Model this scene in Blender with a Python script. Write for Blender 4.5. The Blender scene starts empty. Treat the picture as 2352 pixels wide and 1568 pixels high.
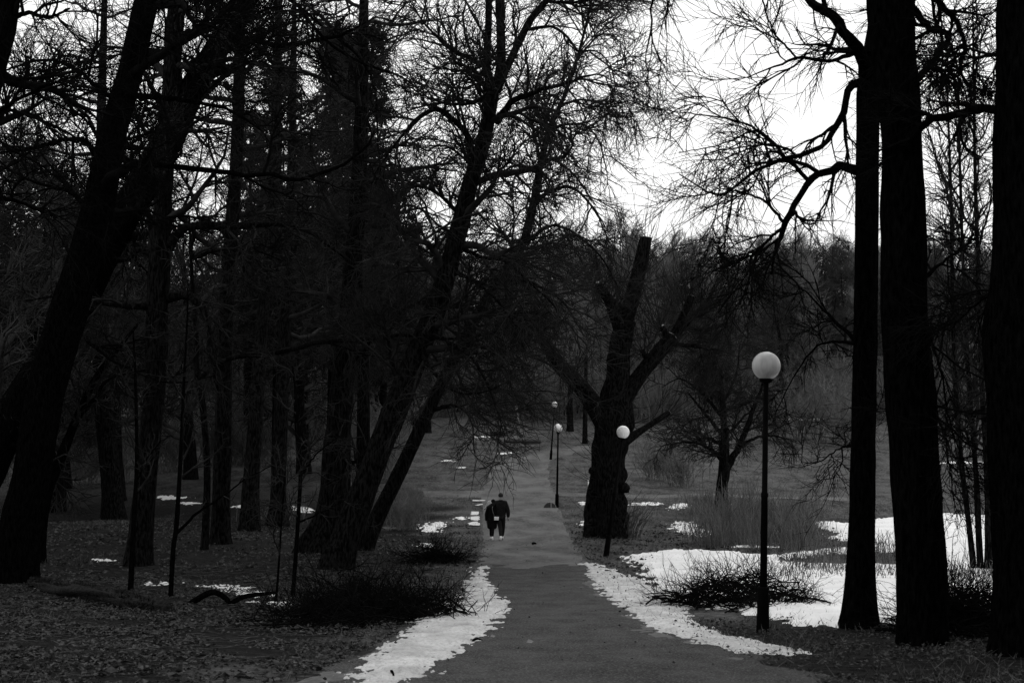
import bpy, math, random
import numpy as np
from mathutils import Vector
rs = np.random.RandomState(7)
random.seed(7)
sc = bpy.context.scene
COL = sc.collection

# ------------------------------------------------------------------ camera
FPX = 50.0 / 36.0 * 2352.0          # focal length in pixels of a 2352 wide picture
PITCH = math.atan(157.0 / FPX)
CAMZ = 7.0
cam_d = bpy.data.cameras.new('camera'); cam = bpy.data.objects.new('camera', cam_d); COL.objects.link(cam)
cam.location = (0, 0, CAMZ); cam.rotation_euler = (math.pi / 2 + PITCH, 0, 0)
cam_d.lens = 50; cam_d.sensor_width = 36; cam_d.clip_end = 3000; cam_d.clip_start = 0.1
cam_d.dof.use_dof = True; cam_d.dof.focus_distance = 55; cam_d.dof.aperture_fstop = 4.0
sc.camera = cam

# ------------------------------------------------------------------ light (overcast, black and white picture)
world = bpy.data.worlds.new('World'); sc.world = world; world.use_nodes = True
nt = world.node_tree; nt.nodes.clear()
SUN_EL, SUN_AZ = 48, 20
sky = nt.nodes.new('ShaderNodeTexSky'); sky.sky_type = 'NISHITA'; sky.sun_disc = False
sky.sun_elevation = math.radians(SUN_EL); sky.sun_rotation = math.radians(SUN_AZ)
sky.air_density = 2.0; sky.dust_density = 6.0; sky.ozone_density = 1.0
bw = nt.nodes.new('ShaderNodeRGBToBW')
sc1 = nt.nodes.new('ShaderNodeMath'); sc1.operation = 'MULTIPLY'; sc1.inputs[1].default_value = 0.15
mn = nt.nodes.new('ShaderNodeMath'); mn.operation = 'MINIMUM'; mn.inputs[1].default_value = 4.0
ad = nt.nodes.new('ShaderNodeMath'); ad.operation = 'ADD'; ad.inputs[1].default_value = 8.2
wtc = nt.nodes.new('ShaderNodeTexCoord'); wnz = nt.nodes.new('ShaderNodeTexNoise'); wnz.inputs['Scale'].default_value = 5; wnz.inputs['Detail'].default_value = 6
wml = nt.nodes.new('ShaderNodeMath'); wml.operation = 'MULTIPLY_ADD'; wml.inputs[1].default_value = 4.0; wml.inputs[2].default_value = -1.9
nt.links.new(wtc.outputs['Generated'], wnz.inputs['Vector']); nt.links.new(wnz.outputs['Fac'], wml.inputs[0])
wad = nt.nodes.new('ShaderNodeMath'); wad.operation = 'ADD'; nt.links.new(ad.outputs[0], wad.inputs[0]); nt.links.new(wml.outputs[0], wad.inputs[1])
bg = nt.nodes.new('ShaderNodeBackground'); bg.inputs['Strength'].default_value = 0.12
out = nt.nodes.new('ShaderNodeOutputWorld')
nt.links.new(sky.outputs[0], bw.inputs[0]); nt.links.new(bw.outputs[0], sc1.inputs[0])
nt.links.new(sc1.outputs[0], mn.inputs[0]); nt.links.new(mn.outputs[0], ad.inputs[0])
nt.links.new(wad.outputs[0], bg.inputs['Color']); nt.links.new(bg.outputs[0], out.inputs['Surface'])
sun_d = bpy.data.lights.new('sun', 'SUN'); sun = bpy.data.objects.new('sun', sun_d); COL.objects.link(sun)
sun_d.energy = 0.5; sun_d.angle = math.radians(25); sun_d.color = (1, 1, 1)
_e, _a = math.radians(SUN_EL), math.radians(SUN_AZ)
sun.rotation_euler = Vector((math.sin(_a) * math.cos(_e), math.cos(_a) * math.cos(_e), math.sin(_e))).to_track_quat('Z', 'Y').to_euler()
sc.view_settings.view_transform = 'Standard'; sc.view_settings.look = 'None'
sc.view_settings.exposure = 0.0; sc.view_settings.gamma = 1.0; sc.view_settings.use_curve_mapping = False
sc.render.engine = 'CYCLES'
sc.cycles.max_bounces = 3; sc.cycles.diffuse_bounces = 2; sc.cycles.glossy_bounces = 2
sc.cycles.transmission_bounces = 2; sc.cycles.volume_bounces = 0; sc.cycles.transparent_max_bounces = 4
sc.cycles.use_denoising = True; sc.cycles.denoiser = 'OPENIMAGEDENOISE'; sc.cycles.denoising_input_passes = 'RGB_ALBEDO_NORMAL'; sc.cycles.denoising_prefilter = 'ACCURATE'
sc.cycles.use_adaptive_sampling = False

# ------------------------------------------------------------------ noise and terrain
_tab = np.random.RandomState(3).rand(256, 256)
def vnoise(x, y, seed=0):
    x = np.asarray(x, float) + seed * 17.3; y = np.asarray(y, float) + seed * 9.7
    xi = np.floor(x).astype(int); yi = np.floor(y).astype(int)
    fx = x - xi; fy = y - yi; fx = fx * fx * (3 - 2 * fx); fy = fy * fy * (3 - 2 * fy)
    a = _tab[xi & 255, yi & 255]; b = _tab[(xi + 1) & 255, yi & 255]
    c = _tab[xi & 255, (yi + 1) & 255]; d = _tab[(xi + 1) & 255, (yi + 1) & 255]
    return (a * (1 - fx) + b * fx) * (1 - fy) + (c * (1 - fx) + d * fx) * fy - 0.5
def fbm(x, y, o=4, seed=0):
    s = 0; a = 1; f = 1
    for k in range(o):
        s = s + a * vnoise(x * f, y * f, seed + k); a *= 0.5; f *= 2.03
    return s
_kd = np.array([-60, 0, 14.5, 21.4, 33, 45.9, 55, 71, 88, 103, 118, 132, 150, 175, 235, 330, 500, 1000.])
_kz = np.array([2.0, -1.6, -2.79, -3.35, -4.15, -4.73, -5.08, -4.90, -4.35, -3.6, -2.3, -0.75, 0.1, 4.5, 14, 24, 32, 40.])
_fd = np.arange(-60, 1000, 0.5); _fz = np.interp(_fd, _kd, _kz)
_w = np.exp(-0.5 * (np.arange(-16, 17) / 6.0) ** 2); _w /= _w.sum()
_fz2 = np.convolve(np.pad(_fz, 16, mode='edge'), _w, mode='valid')
def ground(x, y):
    x = np.asarray(x, float); y = np.asarray(y, float)
    z = np.interp(y, _fd, _fz2) + CAMZ
    left = np.clip((-x - 12) / 40, 0, 1); far = np.clip((y - 120) / 60, 0, 1)
    z = z - left * far * np.clip(z - CAMZ, 0, 99) * 0.55
    side = np.clip((np.abs(x - 1) - 2.5) / 4, 0, 1)
    z = z + side * (0.22 * fbm(x / 7.0, y / 9.0, 2, 5) + 0.05 * fbm(x / 1.6, y / 1.6, 2, 9)) + 0.012 * fbm(x / 1.3, y / 1.3, 1, 2)
    bank = np.exp(-((x + 8.5) / 5) ** 2 - ((y - 47) / 9) ** 2) * 0.25
    bank = bank + .55 * np.exp(-((x + 17) / 7) ** 2 - ((y - 54) / 8) ** 2)
    return z + bank

def ray(u, v):
    a = (u - 1176) / FPX; b = -(v - 784) / FPX
    return np.array([a, math.cos(PITCH) - b * math.sin(PITCH), math.sin(PITCH) + b * math.cos(PITCH)])
def P(u, v, d):
    r = ray(u, v); r = r * (d / r[1])
    return np.array([r[0], r[1], r[2] + CAMZ])
_ys = np.concatenate([np.arange(8, 60, .05), np.arange(60, 320, .3)])
def G(u, v, dmin=0, dmax=1e9):
    r = ray(u, v) / ray(u, v)[1]
    zz = CAMZ + r[2] * _ys; g = ground(r[0] * _ys, _ys)
    hit = np.where((zz <= g) & (_ys > dmin))[0]
    i = hit[0] if len(hit) else len(_ys) - 1
    d = _ys[i]
    if i > 0 and len(hit):
        e0 = zz[i - 1] - g[i - 1]; e1 = zz[i] - g[i]
        if e0 > 0: d = _ys[i - 1] + (_ys[i] - _ys[i - 1]) * e0 / (e0 - e1)
    d = min(d, dmax)
    return np.array([r[0] * d, d, float(ground(r[0] * d, d))])

# ------------------------------------------------------------------ materials (grey only: the photograph is black and white)
def mat(name, lo, hi, scale=(6, 6, 6), rough=0.9, bump=0.0, bscale=None, bdist=0.02, spec=0.2, detail=5, coords='Object', sharp=0.0, dots=None):
    m = bpy.data.materials.new(name); m.use_nodes = True; t = m.node_tree; n = t.nodes; l = t.links
    b = n['Principled BSDF']; b.inputs['Roughness'].default_value = rough
    b.inputs['Specular IOR Level'].default_value = spec
    tc = n.new('ShaderNodeTexCoord'); mp = n.new('ShaderNodeMapping'); mp.inputs['Scale'].default_value = scale
    nz = n.new('ShaderNodeTexNoise'); nz.inputs['Scale'].default_value = 1.0; nz.inputs['Detail'].default_value = detail; nz.inputs['Roughness'].default_value = 0.6
    r = n.new('ShaderNodeValToRGB'); r.color_ramp.elements[0].position = 0.3 + sharp; r.color_ramp.elements[1].position = 0.7 - sharp
    r.color_ramp.elements[0].color = (lo, lo, lo, 1); r.color_ramp.elements[1].color = (hi, hi, hi, 1)
    l.new(tc.outputs[coords], mp.inputs[0]); l.new(mp.outputs[0], nz.inputs['Vector']); l.new(nz.outputs['Fac'], r.inputs[0])
    colout = r.outputs[0]
    if dots:
        dscale, dval, damt = dots
        nz3 = n.new('ShaderNodeTexNoise'); nz3.inputs['Scale'].default_value = dscale; nz3.inputs['Detail'].default_value = 3
        l.new(tc.outputs[coords], nz3.inputs['Vector'])
        r3 = n.new('ShaderNodeValToRGB'); r3.color_ramp.elements[0].position = 0.5; r3.color_ramp.elements[1].position = 0.64
        l.new(nz3.outputs['Fac'], r3.inputs[0])
        ml = n.new('ShaderNodeMath'); ml.operation = 'MULTIPLY'; ml.inputs[1].default_value = damt; l.new(r3.outputs[0], ml.inputs[0])
        mx = n.new('ShaderNodeMixRGB'); mx.inputs[2].default_value = (dval, dval, dval, 1)
        l.new(ml.outputs[0], mx.inputs[0]); l.new(colout, mx.inputs[1]); colout = mx.outputs[0]
    l.new(colout, b.inputs['Base Color'])
    if bump:
        mp2 = n.new('ShaderNodeMapping'); mp2.inputs['Scale'].default_value = bscale or scale
        nz2 = n.new('ShaderNodeTexNoise'); nz2.inputs['Scale'].default_value = 1.0; nz2.inputs['Detail'].default_value = 4
        bp = n.new('ShaderNodeBump'); bp.inputs['Strength'].default_value = bump; bp.inputs['Distance'].default_value = bdist
        l.new(tc.outputs[coords], mp2.inputs[0]); l.new(mp2.outputs[0], nz2.inputs['Vector'])
        l.new(nz2.outputs['Fac'], bp.inputs['Height']); l.new(bp.outputs[0], b.inputs['Normal'])
    return m
M = {}
M['bark'] = mat('bark', 0.001, 0.012, (20, 20, 5), 0.97, 1.0, (18, 18, 3), 0.08, 0.02, sharp=0.12)
M['bark_dark'] = mat('bark_dark', 0.0005, 0.0048, (24, 24, 6), 1.0, 1.0, (24, 24, 6), 0.05, 0.0, sharp=0.05)
M['bark_mid'] = mat('bark_mid', 0.001, 0.012, (19, 19, 5), 0.97, 1.0, (16, 16, 3), 0.08, 0.02, sharp=0.13)
M['twig_dark'] = mat('twig_dark', 0.003, 0.010, (3, 3, 3), 1.0, spec=0.0)
M['puddle_pale'] = mat('puddle_pale', 0.4, 0.75, (2, 5, 2), 0.4, spec=0.5)
M['twig'] = mat('twig', 0.006, 0.03, (2, 2, 2), 0.95, spec=0.05)
M['twig_far'] = mat('twig_far', 0.07, 0.20, (.5, .5, .5), 0.95, spec=0.05)  # far twigs paler: faint haze fade put into the colour
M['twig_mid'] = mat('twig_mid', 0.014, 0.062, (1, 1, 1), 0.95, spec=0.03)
M['twig_pale'] = mat('twig_pale', 0.03, 0.09, (2, 2, 2), 0.9, spec=0.1)
M['cut_wood'] = mat('cut_wood', 0.12, 0.3, (9, 9, 9), 0.8)
M['needles'] = mat('needles', 0.009, 0.034, (2, 2, 2), 0.95, spec=0.05)
M['soil'] = mat('soil', 0.016, 0.078, (1.1, .5, 1.1), 0.95, 1.0, (9, 9, 9), 0.06, 0.05, 10, sharp=.06, dots=(7, 0.15, 0.6))
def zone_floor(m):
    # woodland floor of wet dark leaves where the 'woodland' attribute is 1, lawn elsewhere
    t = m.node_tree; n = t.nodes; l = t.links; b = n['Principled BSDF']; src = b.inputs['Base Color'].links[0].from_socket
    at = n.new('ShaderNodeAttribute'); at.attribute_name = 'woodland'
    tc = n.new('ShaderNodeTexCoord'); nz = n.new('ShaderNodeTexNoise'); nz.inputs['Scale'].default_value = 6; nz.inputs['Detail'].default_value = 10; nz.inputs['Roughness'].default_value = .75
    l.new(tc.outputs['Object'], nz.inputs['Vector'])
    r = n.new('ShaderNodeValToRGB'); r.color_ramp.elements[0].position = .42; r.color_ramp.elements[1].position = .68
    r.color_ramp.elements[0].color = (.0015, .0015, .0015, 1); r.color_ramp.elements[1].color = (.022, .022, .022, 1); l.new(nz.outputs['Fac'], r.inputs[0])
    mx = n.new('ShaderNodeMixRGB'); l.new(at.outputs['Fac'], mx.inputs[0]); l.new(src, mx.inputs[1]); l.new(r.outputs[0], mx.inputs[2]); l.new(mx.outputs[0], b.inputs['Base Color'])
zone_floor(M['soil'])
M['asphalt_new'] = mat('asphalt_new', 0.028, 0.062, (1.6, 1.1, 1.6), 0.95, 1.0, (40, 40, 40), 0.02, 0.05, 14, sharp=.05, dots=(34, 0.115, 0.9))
M['asphalt'] = mat('asphalt', 0.042, 0.115, (.8, .35, .5), 0.92, 0.5, (45, 45, 45), 0.01, 0.15, 12, sharp=.08, dots=(9, 0.13, 0.7))
M['snow'] = mat('snow', 0.66, 0.86, (1.1, 1.1, 1.1), 0.75, 0.5, (5, 5, 5), 0.04, 0.2, 6)
M['old_snow'] = mat('old_snow', 0.32, 0.66, (2.2, 1.2, 2.6), 0.7, 1.0, (12, 7, 9), 0.05, 0.3, 12, dots=(22, 0.15, 0.5))
M['leaf'] = mat('leaf', 0.0015, 0.07, (13, 13, 13), 0.8, spec=0.3, detail=1)
M['grass'] = mat('grass', 0.03, 0.11, (3, 3, 3), 0.9, spec=0.1, detail=2)
M['reed'] = mat('reed', 0.05, 0.16, (3, 3, .5), 0.85, spec=0.1, detail=2)
M['black_paint'] = mat('black_paint', 0.002, 0.005, (4, 4, 4), 0.9, spec=0.02)
M['sand'] = mat('sand', 0.05, 0.13, (3, 3, 3), 0.95, dots=(6, .03, .5))
M['globe'] = mat('globe', 0.74, 0.84, (3, 3, 3), 0.35, spec=0.5)
M['globe_shaded_dirty'] = mat('globe_shaded_dirty', 0.34, 0.62, (7, 7, 1.6), 0.4, spec=0.5)  # canopy shade put into a greyer globe colour, plus dirt streaks
M['wool_black'] = mat('wool_black', 0.003, 0.008, (20, 20, 20), 0.95, 0.4, (60, 60, 60), 0.01, 0.05)
M['jacket'] = mat('jacket', 0.005, 0.013, (12, 12, 12), 0.85, 0.4, (14, 14, 8), 0.03, 0.1)
M['trousers'] = mat('trousers', 0.008, 0.016, (20, 20, 20), 0.9, spec=0.1)
M['skin'] = mat('skin', 0.22, 0.28, (9, 9, 9), 0.6, spec=0.3)
M['hair_dark'] = mat('hair_dark', 0.01, 0.025, (60, 60, 8), 0.7)
M['hair_fair'] = mat('hair_fair', 0.28, 0.6, (60, 60, 6), 0.6)
M['white'] = mat('white', 0.72, 0.82, (9, 9, 9), 0.5, spec=0.4)
M['pale_wood'] = mat('pale_wood', 0.12, 0.25, (20, 20, 3), 0.8)
M['log'] = mat('log', 0.03, 0.09, (16, 3, 16), 0.9, 0.8, (16, 3, 16), 0.04, spec=0.1)
M['moss_log'] = mat('moss_log', 0.006, 0.035, (9, 9, 9), 0.98, 1.0, (22, 22, 22), 0.05, spec=0.05)
M['dark_stone'] = mat('dark_stone', 0.03, 0.07, (9, 9, 9), 0.9)
M['sole'] = mat('sole', 0.01, 0.02, (9, 9, 9), 0.8)
wm = bpy.data.materials.new('puddle_water'); wm.use_nodes = True
_b = wm.node_tree.nodes['Principled BSDF']; _b.inputs['Base Color'].default_value = (.05, .05, .05, 1); _b.inputs['Roughness'].default_value = 0.03; _b.inputs['IOR'].default_value = 1.8
_b.inputs['Specular IOR Level'].default_value = 1.0
M['water'] = wm

# ------------------------------------------------------------------ mesh helpers
def tube_arrays(Pl, R, S):
    N, K, _ = Pl.shape
    T = np.gradient(Pl, axis=1); T /= np.linalg.norm(T, axis=2, keepdims=True) + 1e-9
    ch = Pl[:, -1] - Pl[:, 0]; ch /= np.linalg.norm(ch, axis=1, keepdims=True) + 1e-9
    ref = np.where(np.abs(ch[:, 2:3]) > 0.7, np.array([[1., .13, 0]]), np.array([[0, .13, 1.]]))
    U = np.cross(T, ref[:, None, :]); U /= np.linalg.norm(U, axis=2, keepdims=True) + 1e-9
    V = np.cross(T, U)
    a = np.arange(S) * 2 * np.pi / S
    ring = U[:, :, None, :] * np.cos(a)[None, None, :, None] + V[:, :, None, :] * np.sin(a)[None, None, :, None]
    RR = R[:, :, None] if R.ndim == 2 else R
    verts = Pl[:, :, None, :] + ring * RR[..., None]
    idx = np.arange(N * K * S).reshape(N, K, S)
    a0 = idx[:, :-1, :]; a1 = np.roll(a0, -1, axis=2); b0 = idx[:, 1:, :]; b1 = np.roll(b0, -1, axis=2)
    faces = np.stack([a0, a1, b1, b0], -1).reshape(-1, 4)
    return verts.reshape(-1, 3), faces
class MB:
    def __init__(s): s.v = []; s.q = []; s.t = []; s.n = 0
    def add(s, v, q=None, t=None):
        v = np.asarray(v, float)
        if q is not None and len(q): s.q.append(np.asarray(q, int) + s.n)
        if t is not None and len(t): s.t.append(np.asarray(t, int) + s.n)
        s.v.append(v); s.n += len(v); return s
    def tube(s, pts, r, S=8, cap=True):
        pts = np.asarray(pts, float); r = np.asarray(r, float)
        v, f = tube_arrays(pts[None], r[None], S); n0 = s.n; s.add(v, f)
        if cap:
            K = len(pts)
            c = np.array([pts[0], pts[-1]]); b = s.n
            s.add(c)
            i = np.arange(S); j = (i + 1) % S
            s.t.append(np.stack([np.full(S, b), n0 + j, n0 + i], -1)); s.t.append(np.stack([np.full(S, b + 1), n0 + (K - 1) * S + i, n0 + (K - 1) * S + j], -1))
        return s
    def tubes(s, Pl, R, S): v, f = tube_arrays(Pl, R, S); s.add(v, f); return s
    def box(s, c, h, rz=0, rx=0):
        v = np.array([[x, y, z] for x in (-1, 1) for y in (-1, 1) for z in (-1, 1)], float) * np.array(h)
        ca, sa = math.cos(rx), math.sin(rx); v = v @ np.array([[1, 0, 0], [0, ca, -sa], [0, sa, ca]]).T
        ca, sa = math.cos(rz), math.sin(rz); v = v @ np.array([[ca, -sa, 0], [sa, ca, 0], [0, 0, 1]]).T
        s.add(v + np.array(c), [[0, 1, 3, 2], [4, 6, 7, 5], [0, 4, 5, 1], [2, 3, 7, 6], [0, 2, 6, 4], [1, 5, 7, 3]]); return s
    def sphere(s, c, r, nu=32, nv=20, z0=-1.0, sq=(1, 1, 1)):
        th = np.linspace(math.acos(max(-1, z0)), 0, nv + 1)
        pts = []
        for t in th: pts.append([[math.sin(t) * math.cos(a) * r * sq[0], math.sin(t) * math.sin(a) * r * sq[1], math.cos(t) * r * sq[2]] for a in np.arange(nu) * 2 * np.pi / nu])
        v = np.array(pts).reshape(-1, 3) + np.array(c); idx = np.arange((nv + 1) * nu).reshape(nv + 1, nu)
        a0 = idx[:-1]; a1 = np.roll(a0, -1, 1); b0 = idx[1:]; b1 = np.roll(b0, -1, 1)
        s.add(v, np.stack([a0, a1, b1, b0], -1).reshape(-1, 4)); return s
    def build(s, name, m, parent=None, origin=None, smooth=True, kind=None):
        me = bpy.data.meshes.new(name)
        V = np.concatenate(s.v) if s.v else np.zeros((0, 3))
        if origin is not None: V = V - np.asarray(origin)
        q = np.concatenate(s.q) if s.q else np.zeros((0, 4), int); t = np.concatenate(s.t) if s.t else np.zeros((0, 3), int)
        me.vertices.add(len(V)); me.vertices.foreach_set('co', V.ravel().astype(np.float32))
        nl = len(q) * 4 + len(t) * 3; me.loops.add(nl)
        me.loops.foreach_set('vertex_index', np.concatenate([q.ravel(), t.ravel()]).astype(np.int32))
        me.polygons.add(len(q) + len(t))
        ls = np.concatenate([np.arange(len(q)) * 4, len(q) * 4 + np.arange(len(t)) * 3]).astype(np.int32)
        me.polygons.foreach_set('loop_start', ls)
        me.polygons.foreach_set('use_smooth', np.full(len(q) + len(t), smooth))
        me.update(calc_edges=True)
        me.materials.append(m)
        o = bpy.data.objects.new(name, me); COL.objects.link(o)
        if parent is not None: o.parent = parent
        elif origin is not None: o.location = origin
        if kind: o['kind'] = kind
        return o
def tag(o, label=None, cat=None, group=None, kind=None):
    if label: o['label'] = label
    if cat: o['category'] = cat
    if group: o['group'] = group
    if kind: o['kind'] = kind
    return o
def thing(name, loc, label, cat, group=None, rz=0):
    o = bpy.data.objects.new(name, None); COL.objects.link(o); o.location = loc; o.rotation_euler = (0, 0, rz)
    o.empty_display_size = 0.2
    return tag(o, label, cat, group)
def dup(root, loc, rz, scale=1.0, label=None, group=None):
    r = root.copy(); COL.objects.link(r); r.location = loc; r.rotation_euler = (0, 0, rz)
    r.scale = scale if hasattr(scale, '__len__') else (scale,) * 3
    if label: r['label'] = label
    if group: r['group'] = group
    for c in list(root.children):
        k = c.copy(); COL.objects.link(k); k.parent = r
    return r
def spline(pts, K):
    """Catmull-Rom through pts (any width), K samples evenly spaced by length."""
    p = np.asarray(pts, float)
    if len(p) == 2: return p[0] + (p[1] - p[0]) * np.linspace(0, 1, K)[:, None]
    e = np.vstack([2 * p[0] - p[1], p, 2 * p[-1] - p[-2]]); o = []
    for i in range(1, len(e) - 2):
        for t in np.linspace(0, 1, 12, endpoint=False):
            a, b, c, d = e[i - 1:i + 3]
            o.append(0.5 * (2 * b + (c - a) * t + (2 * a - 5 * b + 4 * c - d) * t * t + (-a + 3 * b - 3 * c + d) * t ** 3))
    o.append(e[-2]); o = np.array(o)
    s = np.concatenate([[0], np.cumsum(np.linalg.norm(np.diff(o[:, :3], axis=0), axis=1))])
    q = np.linspace(0, s[-1], K)
    return np.stack([np.interp(q, s, o[:, k]) for k in range(o.shape[1])], -1)

# ------------------------------------------------------------------ branching
def grow(Pl, R, n, t0, t1, ang, L, K, ratio, rmax, tip, wob, trop, len_t=0.5, lsd=0.3, flat=0.0):
    N, Kp, _ = Pl.shape
    t = t0 + (t1 - t0) * (np.arange(n)[None, :] + rs.rand(N, n)) / n
    f = t * (Kp - 1); i = np.minimum(f.astype(int), Kp - 2); fr = (f - i)[..., None]
    ar = np.arange(N)[:, None]
    p0 = Pl[ar, i] * (1 - fr) + Pl[ar, i + 1] * fr
    tan = Pl[ar, i + 1] - Pl[ar, i]; tan /= np.linalg.norm(tan, axis=2, keepdims=True) + 1e-9
    r = (R[ar, i] * (1 - fr[..., 0]) + R[ar, i + 1] * fr[..., 0])
    p0 = p0.reshape(-1, 3); tan = tan.reshape(-1, 3); r = r.ravel(); tt = t.ravel(); m = len(r)
    rv = rs.randn(m, 3); rv[:, 2] *= (1 - flat)
    perp = rv - tan * (rv * tan).sum(1, keepdims=True); perp /= np.linalg.norm(perp, axis=1, keepdims=True) + 1e-9
    th = np.radians(ang[0] + ang[1] * rs.randn(m))[:, None]
    d = tan * np.cos(th) + perp * np.sin(th)
    ln = L * (1 - len_t * tt) * np.clip(1 + lsd * rs.randn(m), 0.35, 2)
    r0 = np.minimum(r * ratio, rmax)
    pts = [p0]; step = (ln / (K - 1))[:, None]
    for k in range(K - 1):
        tr = trop[0] + (trop[1] - trop[0]) * k / max(1, K - 2)
        pts.append(pts[-1] + d * step)
        d = d + wob * rs.randn(m, 3); d[:, 2] += tr
        d /= np.linalg.norm(d, axis=1, keepdims=True)
    s = np.linspace(0, 1, K)[None, :]
    rad = np.maximum(r0[:, None] * (1 - s) ** 0.8, 0) + tip * (1 - 0.3 * s)
    return np.stack(pts, 1), rad

def trunk_mesh(pts, rad, S=20, lump=0.10, flare=0.0, seed=0):
    """One bark-lumped tube with root flare."""
    K = len(pts); s = np.concatenate([[0], np.cumsum(np.linalg.norm(np.diff(pts, axis=0), axis=1))])
    a = np.arange(S) * 2 * np.pi / S
    A, Z = np.meshgrid(a, s)
    r = rad[:, None] * (1 + lump * 1.6 * fbm(np.cos(A) * 2.2 + 5, np.sin(A) * 2.2 + Z * 0.9, 3, seed) + 0.05 * fbm(A * 5.1, Z * .6, 2, seed + 3))
    if S >= 16: r = r * (1 + .07 * fbm(np.cos(A) * 7 + 3, np.sin(A) * 7 + Z * .7, 3, seed + 6))
    fl = np.exp(-s / (rad[0] * 1.3)) * flare
    lob = 0.5 + 0.5 * np.cos(A * 5 + seed) + 0.4 * np.cos(A * 3 + 2 * seed)
    r = r * (1 + fl[:, None] * (0.45 + lob * 0.55))
    m = MB(); v, f = tube_arrays(pts[None], r[None], S); m.add(v, f)
    c = m.n; m.add([pts[-1]]); i = np.arange(S); j = (i + 1) % S
    m.t.append(np.stack([np.full(S, c), (K - 1) * S + i, (K - 1) * S + j], -1))
    return m

def crown_from(limbs_P, limbs_R, lv, tipscale=1.0):
    """lv: list of dicts, each grown from the previous level. Returns MB."""
    m = MB(); cur = [(limbs_P, limbs_R)]
    for j, q in enumerate(lv):
        nxt = []
        for (Pl, R) in cur:
            if len(Pl) == 0: continue
            nxt.append(grow(Pl, R, q['n'], q.get('t0', .15), q.get('t1', 1.0), q.get('ang', (45, 15)), q['L'], q.get('K', 4), q.get('ratio', .6), q.get('rmax', .1), q['tip'] * tipscale, q.get('wob', .25), q.get('trop', (0, 0)), q.get('len_t', .45), q.get('lsd', .3), q.get('flat', 0)))
        for Pl, R in nxt: m.tubes(Pl, R, q.get('S', 3))
        cur = nxt
    return m

def LV(L1, n1, n2, n3, tip, droop=-0.05, L2=None, L3=None, wob=.25, ang=48, n0=None):
    """side branches, twigs, fine twigs"""
    L2 = L2 or L1 * .5; L3 = L3 or L2 * .5
    return [dict(n=n1, L=L1, K=7, tip=tip * 1.0, rmax=.035, wob=wob * .7, trop=(0, droop), S=4, ang=(ang, 15), t0=.12),
            dict(n=n2, L=L2, K=5, tip=tip * .8, rmax=.014, wob=wob * .6, trop=(0, droop * 1.4), S=3, ang=(ang - 8, 15), t0=.1),
            dict(n=n3, L=L3 * 1.15, K=4, tip=tip * .62, rmax=.006, wob=wob * .5, trop=(0, droop * 1.6), S=3, ang=(ang - 10, 15), t0=.1)]

def px_line(spec, d):
    """[(u, v, width px, depth offset)] -> points, radii"""
    p = np.array([P(q[0], q[1], d + (q[3] if len(q) > 3 else 0)) for q in spec])
    r = np.array([q[2] / 2 / FPX * (d + (q[3] if len(q) > 3 else 0)) for q in spec])
    return p, r

def tree(name, label, base, trunk, limbs=(), auto=None, lv=None, tip=.006, bark='bark', twig='twig', group=None, d=None, flare=0.5, cat='tree', stems=(), S=32, sink=.25, lump=.1, limb_w=.12):
    g = G(*base) if d is None else np.array([P(base[0], base[1], d)[0], d, 0.]); d = g[1]
    g[2] = float(ground(g[0], g[1]))
    root = thing(name, g, label, cat, group)
    tp, tr = px_line(trunk, d)
    gp = np.array([g[0], g[1], g[2] - sink]); tp = np.vstack([gp, tp]); tr = np.concatenate([[tr[0] * 1.08], tr])
    K = max(12, int(len(trunk) * 13)); q = spline(np.hstack([tp, tr[:, None]]), K); tp, tr = q[:, :3], q[:, 3]
    trunk_mesh(tp, tr, S, lump, flare, seed=len(bpy.data.objects) % 50).build('trunk', M[bark], root, g)
    LP = []; LR = []
    KL = 14
    for st in stems:
        p, r = px_line(st, d); q = spline(np.hstack([p, r[:, None]]), 24)
        trunk_mesh(q[:, :3], q[:, 3], 14, lump, 0, seed=3).build('stem', M[bark], root, g)
        qq = spline(q, KL); LP.append(qq[:, :3]); LR.append(qq[:, 3])
    for lb in limbs:
        p, r = px_line(lb, d); q = spline(np.hstack([p, r[:, None]]), 22)
        q[2:-1, :3] += rs.randn(19, 3) * (q[2:-1, 3:4] * limb_w + .006)
        trunk_mesh(q[:, :3], q[:, 3], 9, lump, 0, seed=5).build('limb', M[bark], root, g)
        qq = spline(q, KL); LP.append(qq[:, :3]); LR.append(qq[:, 3])
    m = MB()
    if auto:
        AP, AR = grow(tp[None], tr[None], auto['n'], auto.get('t0', .3), 1.0, auto.get('ang', (65, 15)), auto['L'], KL, .42, .16, tip * 2, auto.get('wob', .16), auto.get('trop', (.04, -.06)), .35, .3)
        m.tubes(AP, AR, 6)
        LP += list(AP); LR += list(AR)
    if lv and LP:
        c = crown_from(np.array(LP), np.array(LR), lv)
        m.v += c.v; m.q += [f + m.n for f in c.q]; m.n += c.n
    if m.n: tag(m.build('crown', M[twig], root, g), kind='stuff')
    return root

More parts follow.
